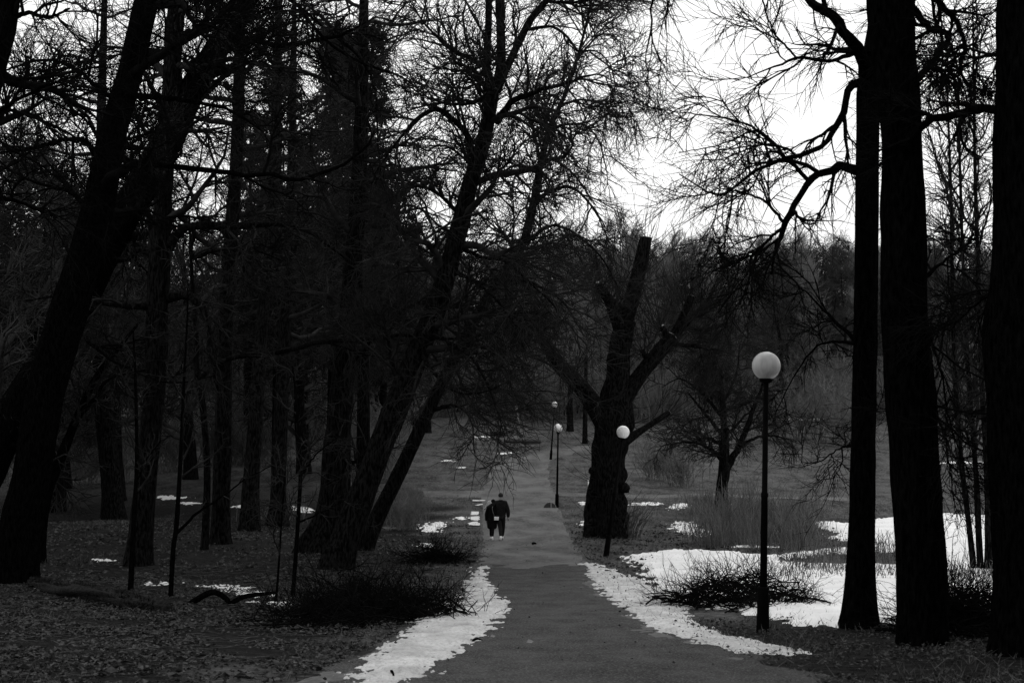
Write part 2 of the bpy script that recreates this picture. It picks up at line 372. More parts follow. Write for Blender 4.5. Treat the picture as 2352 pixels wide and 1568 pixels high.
# ------------------------------------------------------------------ setting: ground, path, snow
def grid_mesh(X, Y, Z, keep=None):
    r, c = X.shape; idx = np.arange(r * c).reshape(r, c)
    q = np.stack([idx[:-1, :-1], idx[:-1, 1:], idx[1:, 1:], idx[1:, :-1]], -1).reshape(-1, 4)
    V = np.stack([X, Y, Z], -1).reshape(-1, 3)
    if keep is not None:
        k = keep.ravel()[q].any(1); q = q[k]
        used = np.unique(q); mp = np.full(len(V), -1); mp[used] = np.arange(len(used)); V = V[used]; q = mp[q]
    return MB().add(V, q)
ys = np.concatenate([np.arange(-30, 10, 2.), np.arange(10, 62, .25), np.arange(62, 140, .8), np.arange(140, 300, 5.), np.arange(300, 1000, 40.)])
ts = np.linspace(-1, 1, 281); ts = np.sinh(2.0 * ts) / np.sinh(2.0)
Y, T_ = np.meshgrid(ys, ts, indexing='ij'); X = T_ * (np.maximum(Y, 0) * 1.1 + 22)
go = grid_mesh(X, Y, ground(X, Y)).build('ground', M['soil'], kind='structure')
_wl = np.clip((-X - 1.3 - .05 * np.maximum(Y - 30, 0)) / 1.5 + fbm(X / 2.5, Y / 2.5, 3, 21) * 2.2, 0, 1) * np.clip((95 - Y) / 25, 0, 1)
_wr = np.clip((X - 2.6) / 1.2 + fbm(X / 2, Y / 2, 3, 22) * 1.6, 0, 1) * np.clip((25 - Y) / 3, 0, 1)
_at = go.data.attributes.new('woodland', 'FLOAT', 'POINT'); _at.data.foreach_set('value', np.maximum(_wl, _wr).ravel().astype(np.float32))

def poly_sd(px, py, poly):
    poly = np.asarray(poly); n = len(poly); best = np.full(px.shape, 1e18); inside = np.zeros(px.shape, bool)
    for i in range(n):
        ax, ay = poly[i]; bx, by = poly[(i + 1) % n]
        ex, ey = bx - ax, by - ay; wx, wy = px - ax, py - ay
        t = np.clip((wx * ex + wy * ey) / (ex * ex + ey * ey + 1e-12), 0, 1)
        best = np.minimum(best, (wx - t * ex) ** 2 + (wy - t * ey) ** 2)
        c = ((ay > py) != (by > py)) & (px < (bx - ax) * (py - ay) / ((by - ay) + 1e-12) + ax)
        inside ^= c
    return np.where(inside, 1, -1) * np.sqrt(best)
def sheet(name, m, polys, holes=(), thick=.05, rag=.3, ragscale=.5, soft=.3, step=1.5, kind='structure', lumps=.0, seed=0):
    """A ground-hugging sheet: inside the outlines it stands proud, at its ragged edge it dips below the ground."""
    W = [np.array([G(u, v)[:2] for u, v in pl]) for pl in polys]; H = [np.array([G(u, v)[:2] for u, v in pl]) for pl in holes]
    allp = np.vstack(W); y0, y1 = allp[:, 1].min() - .6, allp[:, 1].max() + .6
    s = allp[:, 0] / allp[:, 1]; s0, s1 = s.min() - .6 / y0, s.max() + .6 / y0
    nu = int(np.clip((s1 - s0) * FPX / step, 12, 700)); nv = int(np.clip((y1 - y0) / (y0 + y1) * 2 * 220 / step, 14, 420))
    ly = np.exp(np.linspace(math.log(y0), math.log(y1), nv)); ss = np.linspace(s0, s1, nu)
    YY, SS = np.meshgrid(ly, ss, indexing='ij'); XX = SS * YY
    sd = np.full(XX.shape, -1e9)
    for w in W: sd = np.maximum(sd, poly_sd(XX, YY, w))
    for w in H: sd = np.minimum(sd, -poly_sd(XX, YY, w))
    sd = sd + rag * 1.1 * fbm(XX / ragscale, YY / ragscale, 3, seed + 4) + rag * 1.6 * fbm(XX / (ragscale * .22), YY / (ragscale * .4), 4, seed + 14)
    h = thick * np.clip(sd / soft, -1, 1)
    h = np.where(h > 0, h ** .7 * thick ** .3, h)
    z = ground(XX, YY) + h + np.where(sd > 0, lumps * fbm(XX / .5, YY / .5, 4, seed + 8) * np.clip(sd / soft, 0, 1), 0)
    return grid_mesh(XX, YY, z, keep=sd > -.12 * max(1, soft)).build(name, M[m], kind=kind)
PATH = [(560, 1600), (760, 1545), (900, 1480), (1010, 1410), (1085, 1320), (1112, 1260), (1110, 1200), (1108, 1130), (1128, 1085), (1150, 1058), (1190, 1046), (1280, 1030), (1370, 1021),
        (1370, 1034), (1300, 1042), (1258, 1060), (1258, 1100), (1270, 1130), (1290, 1190), (1322, 1260), (1370, 1330), (1440, 1395), (1560, 1465), (1700, 1512), (1830, 1560), (1900, 1620)]
sheet('path', 'asphalt', [PATH], thick=.022, rag=.16, ragscale=.6, soft=.25, step=3)
sheet('side_path', 'asphalt', [[(975, 1141), (975, 1127), (1112, 1126), (1112, 1142)]], thick=.02, rag=.15, ragscale=.8, soft=.3, step=3)
sheet('side_path', 'asphalt', [[(1262, 1129), (1262, 1138), (1400, 1142), (1600, 1140), (1950, 1150), (1950, 1141), (1600, 1133), (1400, 1135)]], thick=.02, rag=.12, ragscale=.8, soft=.3, step=3)
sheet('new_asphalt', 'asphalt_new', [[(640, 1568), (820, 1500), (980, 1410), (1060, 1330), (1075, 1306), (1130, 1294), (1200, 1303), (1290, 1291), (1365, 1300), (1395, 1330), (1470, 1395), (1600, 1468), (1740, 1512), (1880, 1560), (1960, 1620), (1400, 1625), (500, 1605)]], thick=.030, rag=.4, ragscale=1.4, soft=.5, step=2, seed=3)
# snow
sheet('snow_strip', 'old_snow', [[(1086, 1303), (1120, 1302), (1127, 1338), (1147, 1368), (1182, 1400), (1160, 1425), (1118, 1465), (1060, 1503), (1000, 1540), (950, 1572), (880, 1620), (640, 1640), (780, 1572), (820, 1530), (860, 1495), (930, 1460), (940, 1440), (920, 1425), (990, 1395), (1050, 1380), (1072, 1345)]],
      thick=.07, rag=.22, ragscale=.45, soft=.35, lumps=.03, seed=1)
sheet('snow_strip', 'old_snow', [[(1338, 1296), (1370, 1293), (1420, 1314), (1480, 1334), (1540, 1366), (1620, 1392), (1560, 1404), (1575, 1424), (1650, 1452), (1740, 1478), (1850, 1498), (1790, 1505), (1700, 1501), (1600, 1482), (1520, 1456), (1460, 1422), (1408, 1390), (1372, 1358), (1352, 1330)]],
      thick=.06, rag=.22, ragscale=.45, soft=.35, lumps=.03, seed=2)
sheet('snow_field', 'snow', [[(1437, 1277), (1560, 1266), (1700, 1270), (1790, 1278), (1870, 1266), (1960, 1256), (2100, 1246), (2300, 1246), (2480, 1250), (2520, 1420), (2300, 1425), (2200, 1430), (2060, 1425), (1940, 1440), (1850, 1438), (1770, 1420), (1680, 1402), (1600, 1385), (1540, 1362), (1500, 1332), (1465, 1302)],
      [(1865, 1197), (1960, 1202), (2060, 1187), (2180, 1180), (2300, 1185), (2480, 1190), (2480, 1255), (2200, 1258), (2050, 1250), (1930, 1240), (1890, 1220)]],
      holes=[[(1780, 1287), (1870, 1275), (1990, 1268), (2130, 1266), (2130, 1292), (2050, 1300), (1960, 1296), (1850, 1297)]], thick=.09, rag=.4, ragscale=.9, soft=.5, step=2.2, lumps=.05, seed=3)
SP = [(1590, 1214, 44, 14, 6), (1478, 1157, 30, 4, 0), (1562, 1163, 15, 4, -4), (1000, 1210, 32, 11, -9), (980, 1252, 14, 5, 0), (1344, 1203, 10, 4, 0), (1340, 1157, 12, 3, 0),
      (1057, 1073, 9, 2.2, 0), (1028, 1058, 12, 2.2, 1), (838, 1000, 26, 2.2, 0), (1168, 1040, 22, 1.6, -2), (1850, 962, 60, 2.5, 0), (1960, 955, 50, 2, 0), (2225, 1062, 60, 3.5, 0),
      (372, 1340, 22, 3, 2), (520, 1350, 26, 4, 2), (560, 1360, 22, 3, 2), (600, 1366, 30, 5, 1), (640, 1385, 20, 5, 0), (230, 1286, 20, 2, 0), (100, 1343, 30, 5, 9), (390, 1143, 30, 4, 0), (430, 1156, 22, 2, 0), (690, 1168, 24, 8, 4),
      (560, 1163, 20, 3, 0), (1725, 1255, 60, 2, 0), (1660, 1160, 20, 1.5, 0), (1120, 1003, 34, 1.6, 0), (1060, 1190, 6, 2, 0)]
for k, (u, v, a, b, sl) in enumerate(SP):
    pl = [(u + a * math.cos(t) * (1 + .3 * math.sin(3 * t + k)), v + b * math.sin(t) * (1 + .35 * math.sin(2 * t + 2 * k)) + sl * math.cos(t)) for t in np.linspace(0, 2 * math.pi, 14, endpoint=False)]
    sheet('snow_patch', 'snow', [pl], thick=.04, rag=.42 if v > 1100 else .2, ragscale=.7, soft=.3, step=1.2, seed=k + 10)
# puddles beside the path: flat patches of one pale mottled colour
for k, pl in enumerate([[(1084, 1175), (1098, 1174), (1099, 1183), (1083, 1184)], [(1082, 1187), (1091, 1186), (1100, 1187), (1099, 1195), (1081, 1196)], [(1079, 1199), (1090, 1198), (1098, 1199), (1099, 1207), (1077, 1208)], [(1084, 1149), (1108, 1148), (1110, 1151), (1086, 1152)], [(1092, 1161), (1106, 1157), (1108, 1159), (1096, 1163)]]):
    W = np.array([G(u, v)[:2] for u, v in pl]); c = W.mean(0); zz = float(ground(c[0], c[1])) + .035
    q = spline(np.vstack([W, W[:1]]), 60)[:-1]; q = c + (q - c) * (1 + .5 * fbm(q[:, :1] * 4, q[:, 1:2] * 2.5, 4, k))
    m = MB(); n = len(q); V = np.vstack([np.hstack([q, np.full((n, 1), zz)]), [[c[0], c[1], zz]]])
    i = np.arange(n); m.add(V, None, np.stack([i, (i + 1) % n, np.full(n, n)], -1)); m.build('pale_puddle', M['puddle_pale'], kind='structure', smooth=False)

# ------------------------------------------------------------------ lamps
def lamp(base, top, rball, label, gm):
    g = G(*base); d = g[1]; t = P(top[0], top[1], d); r = rball / FPX * d
    root = thing('park_lamp', g, label, 'lamp', 'globe lamps along the path')
    ax = (t - g); L = np.linalg.norm(ax) - r * .92; ax /= np.linalg.norm(ax)
    at = lambda s: g + ax * s
    b = MB(); b.tube([at(-.2), at(.0), at(L * .168), at(L * .172), at(L * .178)], [.098, .098, .088, .094, .08], 16); b.build('pole_base', M['black_paint'], root, g)
    b = MB(); b.tube([at(L * .178), at(L * .53), at(L * .533), at(L * .545), at(L * .55), at(L - .06)], [.056, .05, .056, .056, .044, .040], 14); b.build('pole', M['black_paint'], root, g)
    b = MB(); b.tube([at(L - .06), at(L - .05), at(L + .005), at(L + .01)], [.05, .09, .1, .08], 20); b.build('collar', M['black_paint'], root, g)
    b = MB(); b.sphere(at(L + r * .92), r, 36, 24, -.93); b.build('globe', M[gm], root, g)
lamp((1752, 1450), (1760, 840), 32.5, 'tallest globe lamp, nearest, with shade-greyed streaky globe standing at the snow edge', 'globe_shaded_dirty')
lamp((1392, 1277), (1431, 992), 14.8, 'leaning globe lamp whose white globe shows against the pollarded willow', 'globe')
lamp((1279, 1165), (1282, 983), 9.8, 'upright globe lamp beside the half round hump at the path edge', 'globe')
lamp((1265, 1055), (1274, 929), 6.6, 'farthest globe lamp, smallest, at the bend of the path', 'globe')

# ------------------------------------------------------------------ right-hand trees
lvR = LV(1.45, 6, 8, 6, .0040, -.10, .85, .42, .28)
tree('linden_tree', 'bare tree with arching limbs right of the nearest lamp, left of its twin trunk', (1970, 1440),
     [(1972, 1425, 78), (1975, 1340, 66), (1980, 1150, 58), (1983, 1000, 55), (1990, 600, 54), (1994, 300, 51), (1998, 180, 54), (2030, -60, 40), (2040, -400, 26)],
     limbs=[[(1992, 195, 34), (1973, 122, 28, -.4), (1948, 86, 26, -.8), (1912, 40, 23, -1.2), (1862, 0, 20, -1.6), (1780, -60, 14, -2), (1690, -110, 8, -2.5)],
            [(1998, 115, 16), (1948, 126, 11, -.5), (1908, 142, 8, -1), (1865, 135, 8, -1.3), (1829, 133, 7, -1.6), (1786, 151, 5, -1.9), (1730, 172, 3, -2.2), (1680, 190, 2, -2.4)],
            [(1780, -60, 10, -2), (1640, -80, 8, -2.4), (1540, -50, 7, -2.7), (1500, 0, 6, -2.8), (1496, 50, 5, -2.8), (1488, 100, 4, -2.8), (1482, 145, 2, -2.8)],
            [(1829, 133, 5, -1.6), (1779, 76, 4.5, -1.8), (1757, 22, 4, -2), (1745, -60, 3, -2)],
            [(1985, 190, 24), (1958, 194, 19, -.4), (1944, 222, 16, -.6), (1937, 264, 17, -.8), (1905, 311, 13, -1.1), (1890, 336, 12, -1.3), (1829, 358, 11, -1.6), (1771, 376, 9, -1.9), (1728, 397, 8, -2.1), (1685, 433, 6, -2.3), (1640, 445, 5, -2.4), (1560, 400, 3, -2.6)],
            [(1771, 376, 6, -1.9), (1760, 335, 5.5, -2), (1757, 310, 5, -2), (1725, 299, 4.5, -2.1), (1690, 318, 4, -2.2), (1640, 335, 3, -2.4), (1560, 350, 2, -2.6)],
            [(1985, 400, 30), (1950, 384, 22, -.3), (1897, 390, 18, -.7), (1865, 408, 17, -1), (1847, 433, 15, -1.1), (1822, 480, 15, -1.2), (1804, 516, 15, -1.3), (1793, 546, 11, -1.0), (1779, 582, 7, -.5), (1772, 630, 4, 0)],
            [(1854, 412, 10, -1), (1804, 360, 9, -1.2), (1757, 310, 7, -1.4), (1700, 280, 5, -1.6), (1600, 262, 3, -1.9), (1500, 250, 2, -2.2)],
            [(1797, 508, 8, -1.3), (1760, 465, 6, -1.6), (1720, 446, 5, -1.8), (1678, 440, 3.5, -2.1), (1640, 470, 2.5, -2.2)],
            [(1795, 525, 8, -1.3), (1760, 555, 6.5, -1.4), (1736, 579, 6, -1.5), (1696, 597, 3.5, -1.6)],
            [(1975, 790, 12), (1920, 785, 6, .9), (1870, 800, 4.5, 1.8), (1820, 870, 3, 2.4), (1780, 950, 2, 2.8)],
            [(1972, 790, 12), (1880, 700, 5, .9), (1800, 620, 4, 1.8), (1760, 580, 3, 2.4)],
            [(1970, 1020, 10), (1930, 1030, 4, .9), (1880, 1060, 3, 1.4), (1840, 1062, 2, 1.8)]],
     lv=lvR, bark='bark_dark', twig='twig_dark', flare=.4)
tree('linden_tree', 'thick rough trunk second from the right edge, close beside its slimmer twin', (2118, 1478),
     [(2118, 1460, 108), (2117, 1300, 110), (2105, 1100, 112), (2090, 900, 108), (2076, 700, 100), (2074, 500, 98), (2070, 300, 92), (2050, 100, 100), (2045, -50, 104), (2045, -400, 60)],
     limbs=[[(2110, 180, 18), (2146, 137, 14, .3), (2175, 86, 13, .6), (2135, 61, 15, .3), (2098, 20, 20)],
            [(2120, -30, 18, 0), (2190, 40, 13, .5), (2214, 108, 10, .8), (2204, 150, 8, .8), (2220, 190, 6, .9), (2280, 222, 4, 1.2)],
            [(2175, 86, 7, .6), (2190, 120, 5, .8), (2200, 160, 4, 1), (2250, 130, 3, 1.4)],
            [(2120, 640, 12), (2180, 590, 5, .5), (2250, 540, 3, 1)],
            [(2125, 740, 12), (2160, 850, 5, .4), (2185, 980, 4, .7), (2230, 1100, 2, 1)],
            [(2130, 900, 10), (2170, 1000, 5, -.4), (2190, 1150, 3, -.8)]],
     lv=LV(1.3, 8, 8, 6, .004, -.10, .7, .4, .28), bark='bark_dark', twig='twig_dark', flare=.15)
tree('linden_tree', 'massive dark trunk cut by the right edge of the view', (2345, 1500),
     [(2350, 1480, 150), (2355, 1300, 146), (2350, 900, 160), (2355, 780, 175), (2368, 600, 160), (2368, 200, 158), (2370, -100, 150), (2380, -500, 90)],
     limbs=[[(2330, 240, 34), (2286, 248, 21, .2), (2207, 259, 18, .4), (2150, 272, 18, .5), (2118, 292, 17, .6), (2090, 330, 12, .9), (2050, 370, 8, 1.3)],
            [(2320, 120, 12), (2260, 130, 6, .4), (2214, 130, 4, .6), (2170, 110, 3, .8)],
            [(2330, 640, 12), (2240, 700, 5, .4), (2180, 760, 3, .8)]],
     lv=LV(1.0, 8, 7, 6, .004, -.12, .6, .4, .28), bark='bark_dark', twig='twig_dark', flare=.12)

# ------------------------------------------------------------------ pollarded willow
def willow():
    b = (1400, 1232); g = G(*b); d = g[1]
    root = thing('willow_tree', g, 'stout pollarded willow with sawn limbs right of the path', 'tree')
    tp, tr = px_line([(1400, 1222, 90), (1398, 1150, 82), (1396, 1105, 74), (1401, 1050, 72), (1406, 1000, 80), (1412, 950, 80), (1416, 900, 56), (1420, 850, 48), (1428, 780, 46), (1438, 735, 44)], d)
    tp = np.vstack([[g[0], g[1], g[2] - .3], tp]); tr = np.concatenate([[tr[0] * 1.1], tr]); q = spline(np.hstack([tp, tr[:, None]]), 70)
    trunk_mesh(q[:, :3], q[:, 3], 36, .34, .25, 8).build('trunk', M['bark'], root, g)
    burl = MB()
    for (u, v, w) in [(1372, 1085, 34), (1362, 1130, 26), (1430, 1120, 30), (1385, 1160, 40), (1432, 1190, 34), (1366, 1200, 24)]:
        c = P(u, v, d - .25); r = w / 2 / FPX * d; n0 = len(burl.v); burl.sphere(c, r, 14, 10); a = burl.v[-1]; burl.v[-1] = c + (a - c) * (1 + .5 * fbm(a[:, :1] * 9, a[:, 2:] * 9, 3, 3))
    burl.build('burl', M['bark'], root, g)
    limbs = [[(1400, 985, 48), (1370, 940, 44, -.2), (1330, 885, 36, -.5), (1290, 845, 30, -.8), (1255, 795, 22, -1), (1225, 745, 14, -1.2), (1185, 712, 7, -1.5)],
             [(1430, 760, 40), (1450, 690, 36, .1), (1465, 630, 32, .2), (1478, 580, 29, .3), (1484, 545, 27, .3)],
             [(1432, 770, 34), (1415, 730, 28, -.3), (1398, 690, 24, -.5), (1370, 652, 20, -.8)],
             [(1425, 930, 44), (1470, 860, 34, .2), (1510, 812, 32, .4), (1545, 772, 28, .6)],
             [(1545, 775, 20, .6), (1565, 735, 18, .7), (1588, 680, 17, .8)],
             [(1545, 775, 18, .6), (1590, 730, 13, .9), (1632, 694, 13, 1.1)],
             [(1530, 795, 14, .5), (1528, 765, 13, .5), (1520, 748, 12, .4)],
             [(1492, 838, 13, .3), (1482, 818, 11, .3), (1474, 802, 11, .3)],
             [(1545, 790, 10, .6), (1590, 794, 9, .8), (1628, 800, 9, 1), (1646, 815, 7, 1.1)],
             [(1430, 1015, 26), (1480, 984, 14, .5), (1510, 965, 13, .8), (1537, 947, 12, 1)]]
    LP = []; LR = []
    for lb in limbs:
        p, r = px_line(lb, d); q = spline(np.hstack([p, r[:, None]]), 16)
        o = trunk_mesh(q[:, :3], q[:, 3], 12, .16, 0, 4); lo = o.build('limb', M['bark'], root, g)
        ax = q[-1, :3] - q[-2, :3]; ax /= np.linalg.norm(ax)
        MB().tube([q[-1, :3] - ax * .02, q[-1, :3] + ax * .012], [q[-1, 3] * .95] * 2, 12).build('cut_end', M['cut_wood'], lo, g)
        LP.append(spline(q, 14)[:, :3]); LR.append(spline(q, 14)[:, 3])
    LP = np.array(LP); LR = np.array(LR)
    m = MB()
    c_ = crown_from(LP[[0, 2, 5, 8]], LR[[0, 2, 5, 8]], LV(2.0, 12, 8, 4, .008, -.13, 1.1, .55, .22)); m.v += c_.v; m.q += c_.q; m.n += c_.n
    A, B = grow(LP, LR, 26, .35, 1, (60, 20), 3.0, 6, .1, .012, .006, .07, (.28, .12), 0, .4); m.tubes(A, B, 3)
    C, D = grow(A, B, 4, .2, .9, (22, 8), 1.3, 4, .6, .008, .005, .08, (.1, .05)); m.tubes(C, D, 3)
    tp2 = spline(tp, 14)[None]; tr2 = np.full((1, 14), .02)
    A, B = grow(tp2, tr2 * 20, 150, .05, 1, (70, 15), 1.6, 5, .03, .012, .005, .12, (.14, .05), 0, .4); m.tubes(A, B, 3)
    tag(m.build('shoots', M['twig'], root, g), kind='stuff')
    # root suckers on the right foot
    m = MB()
    for k in range(60):
        c = P(1448 + rs.randn() * 10, 1230, d - .5 + rs.randn() * .3); c[2] = ground(c[0], c[1])
        a = .6 * rs.rand() + .05; h = .7 + rs.rand() * 1.0; m.tube([c, c + [a * .4 * h, rs.randn() * .1, .5 * h], c + [a * h, rs.randn() * .2, h]], [.012, .009, .005], 3, False)
    tag(m.build('suckers', M['twig_pale'], root, g), kind='stuff')
willow()

# ------------------------------------------------------------------ leaning trees left of the path
lvT = LV(2.4, 10, 8, 5, .0075, -.14, 1.2, .6, .26)
tree('leaning_tree', 'tall forked tree leaning over the path from the left bank', (772, 1305),
     [(776, 1290, 72), (800, 1220, 62), (830, 1140, 60), (900, 960, 58), (960, 810, 52), (1010, 680, 46), (1052, 533, 42), (1079, 425, 37), (1106, 340, 33), (1123, 265, 31), (1133, 190, 36)],
     stems=[[(1128, 215, 22), (1118, 146, 18, -.3), (1122, 60, 16, -.4), (1123, 0, 15, -.5), (1128, -160, 9, -.5), (1140, -300, 4, -.5)],
            [(1140, 205, 26), (1150, 146, 22, .2), (1150, 60, 20, .3), (1147, 0, 19, .4), (1150, -160, 10, .5), (1160, -320, 4, .5)],
            [(1140, 210, 22), (1164, 156, 18), (1191, 99, 17, -.2), (1222, 41, 16, -.4), (1256, 0, 14, -.5), (1300, -80, 9, -.7), (1340, -200, 4, -.7)]],
     limbs=[[(1140, 280, 20), (1171, 238, 15, -.5), (1195, 224, 13, -.8), (1263, 200, 10, -1.2), (1310, 190, 7, -1.5), (1371, 170, 4, -1.8), (1430, 200, 2, -2)],
            [(1090, 365, 18), (1069, 303, 14, -.4), (1018, 258, 13, -.8), (991, 252, 12, -1), (950, 282, 9, -1.2), (906, 333, 6, -1.5), (860, 400, 3, -1.5)],
            [(1120, 225, 14), (1072, 238, 8, .5), (1025, 238, 6, .9), (960, 215, 3, 1.3)],
            [(1125, 160, 14), (1069, 129, 9, -.5), (1031, 112, 7, -.8), (980, 60, 5, -1.2), (940, 0, 3, -1.5)],
            [(1215, 68, 9, -.3), (1263, 61, 7, -.6), (1303, 85, 6, -.8), (1327, 116, 6, -1), (1365, 117, 4, -1.2), (1399, 146, 3, -1.4), (1420, 220, 2, -1.5)],
            [(1256, 4, 8, -.5), (1300, 6, 7, -.7), (1344, 2, 6, -.9), (1390, -20, 3, -1)],
            [(1050, 560, 14), (1100, 590, 9, -.5), (1160, 600, 7, -.9), (1230, 660, 5, -1.3), (1290, 720, 3, -1.5)],
            [(1030, 620, 14), (1080, 640, 8, -.6), (1140, 690, 6, -1), (1190, 760, 4, -1.3), (1210, 830, 2.5, -1.4)],
            [(985, 760, 14), (1040, 790, 8, -.8), (1090, 830, 6, -1.2), (1130, 910, 4, -1.4), (1160, 1000, 2.5, -1.5)],
            [(960, 800, 14), (1000, 860, 8, -.8), (1050, 900, 6, -1.2), (1110, 900, 4.5, -1.6), (1160, 880, 3, -1.8)],
            [(1060, 500, 12), (1000, 440, 7, .5), (940, 430, 5, .8), (880, 470, 3, 1)],
            [(930, 880, 14), (905, 850, 11), (895, 800, 8, .2), (880, 720, 5, .4)]],
     auto=dict(n=14, L=4.2, t0=.45, ang=(62, 12)), lv=lvT, bark='bark', twig='twig')
tree('leaning_tree', 'slimmer leaning tree just behind the tall forked one', (835, 1262),
     [(838, 1250, 42), (880, 1160, 35), (930, 1060, 32), (985, 940, 30), (1040, 830, 26), (1110, 700, 23), (1195, 568, 21), (1212, 524, 20), (1229, 452, 18), (1242, 374, 16), (1263, 296, 13), (1297, 218, 9), (1327, 130, 7), (1355, 20, 5), (1370, -60, 3)],
     limbs=[[(1232, 462, 12), (1263, 439, 9, -.3), (1303, 428, 8, -.6), (1335, 445, 6, -.8), (1370, 490, 4, -1), (1400, 560, 2.5, -1)],
            [(1241, 380, 9), (1225, 296, 7, .4), (1215, 252, 5, .6), (1200, 190, 3, .8)],
            [(1263, 300, 9), (1297, 286, 6, -.4), (1344, 289, 5, -.6), (1375, 323, 4, -.8), (1395, 400, 2.5, -.8)],
            [(1322, 140, 5), (1375, 82, 4, -.3), (1415, 88, 3, -.6), (1450, 130, 2, -.8)],
            [(1285, 245, 8), (1330, 230, 5, .3), (1390, 240, 4, .5), (1430, 300, 2.5, .6)],
            [(1205, 560, 10), (1260, 520, 7, -.3), (1310, 530, 6, -.6), (1380, 590, 4, -.9), (1420, 660, 2.5, -1)],
            [(1150, 640, 10), (1220, 650, 7, -.3), (1290, 690, 5, -.6), (1340, 770, 3, -.9)],
            [(1240, 400, 8), (1190, 380, 5, .5), (1150, 400, 3, .8)],
            [(985, 945, 12), (1040, 930, 7, -.3), (1080, 960, 4, -.6), (1090, 1040, 2.5, -.7)],
            [(1060, 790, 10), (1110, 770, 7, .4), (1160, 820, 4, .7), (1180, 920, 2.5, .8)],
            [(1100, 720, 10), (1180, 720, 7, .4), (1250, 770, 5, .7), (1290, 860, 2.5, .8)]],
     auto=dict(n=12, L=3.2, t0=.5, ang=(65, 12)), lv=LV(2.0, 9, 7, 5, .0075, -.17, 1.1, .55, .26), bark='bark', twig='twig')

# ------------------------------------------------------------------ left-hand trees
lvL = LV(2.2, 8, 7, 6, .006, -.04, 1.1, .55, .32)
tree('dark_tree', 'broad black trunk at the left edge rising to the steeper of two stems', (38, 1340),
     [(38, 1325, 92), (50, 1200, 88), (75, 1080, 84), (112, 880, 86), (160, 700, 84), (205, 560, 76), (240, 400, 66), (262, 300, 60), (295, 180, 56), (338, 0, 53), (370, -150, 44), (420, -400, 28)],
     limbs=[[(240, 380, 20), (200, 330, 13, -.6), (150, 320, 10, -1), (80, 340, 8, -1.4), (0, 350, 5, -1.8), (-60, 360, 3, -2)],
            [(275, 250, 18), (230, 205, 11, -.5), (160, 150, 9, -.9), (90, 140, 6, -1.2), (0, 165, 4, -1.5)],
            [(215, 500, 16), (160, 440, 9, .7), (120, 430, 8, 1.1), (40, 400, 5, 1.5), (-40, 340, 3, 1.8)],
            [(300, 220, 16), (380, 226, 12, -.3), (430, 232, 10, -.6), (520, 250, 7, -.9), (600, 300, 4, -1.2)],
            [(230, 430, 14), (280, 380, 10, -.5), (400, 384, 14, -.6), (510, 394, 12, -.8), (578, 405, 10, -1), (612, 394, 10, -1.1), (663, 415, 9, -1.2), (760, 390, 8, -1.4), (835, 345, 6, -1.6), (860, 300, 4, -1.7)]],
     auto=dict(n=10, L=3.6, t0=.45), lv=lvL, bark='bark_dark', twig='twig_dark', flare=.35)
tree('dark_tree', 'black tree leaning right behind the broad trunk at the left edge', (-110, 1300),
     [(-108, 1290, 96), (-60, 1140, 94), (0, 1010, 90), (90, 860, 84), (160, 735, 80), (240, 570, 80), (300, 470, 74), (380, 330, 70), (425, 240, 64), (475, 150, 56), (566, 0, 49), (640, -130, 38), (740, -320, 24)],
     limbs=[[(525, 80, 22), (561, 88, 13, -.2), (653, 105, 12, -.5), (731, 92, 9, -.8), (800, 75, 7, -1), (860, 40, 4, -1.2)],
            [(600, -60, 14), (670, 0, 8, -.6), (752, 95, 7, -.9), (831, 146, 6, -1.2), (920, 177, 5, -1.5), (1000, 240, 3.5, -1.8), (1050, 300, 2, -2)],
            [(560, 10, 12), (640, -10, 8, .4), (740, 60, 6, .7), (850, 170, 5, 1), (870, 350, 3.5, 1.1), (885, 500, 2, 1.1)],
            [(430, 230, 16), (400, 190, 9, .5), (380, 90, 7, .8), (400, -40, 5, 1)],
            [(300, 470, 14), (360, 500, 8, -.6), (450, 500, 6, -1), (560, 560, 4, -1.4), (650, 600, 2.5, -1.8)],
            [(160, 735, 14), (220, 800, 7, -.6), (300, 850, 5, -1), (400, 880, 3.5, -1.4), (500, 860, 2, -1.8)]],
     auto=dict(n=10, L=3.4, t0=.45), lv=lvL, bark='bark_dark', twig='twig_dark', flare=.3)
tree('dark_tree', 'dark leaning stem in the upper left corner', (-200, 1380),
     [(-200, 1370, 110), (-150, 900, 90), (-90, 500, 76), (-40, 250, 66), (8, 60, 58), (30, -60, 50), (90, -300, 34)],
     limbs=[[(8, 60, 18), (60, 30, 11, -.2), (110, 40, 8, -.4), (160, 20, 5, -.6)], [(-60, 300, 20), (20, 240, 10, -.4), (100, 200, 7, -.8), (190, 170, 4, -1)], [(-80, 440, 20), (30, 460, 9, -.6), (130, 500, 5, -1)]],
     auto=dict(n=6, L=3, t0=.5), lv=lvL, bark='bark_dark', twig='twig_dark')
lvM = LV(2.3, 7, 6, 5, .008, -.03, 1.2, .6, .34)
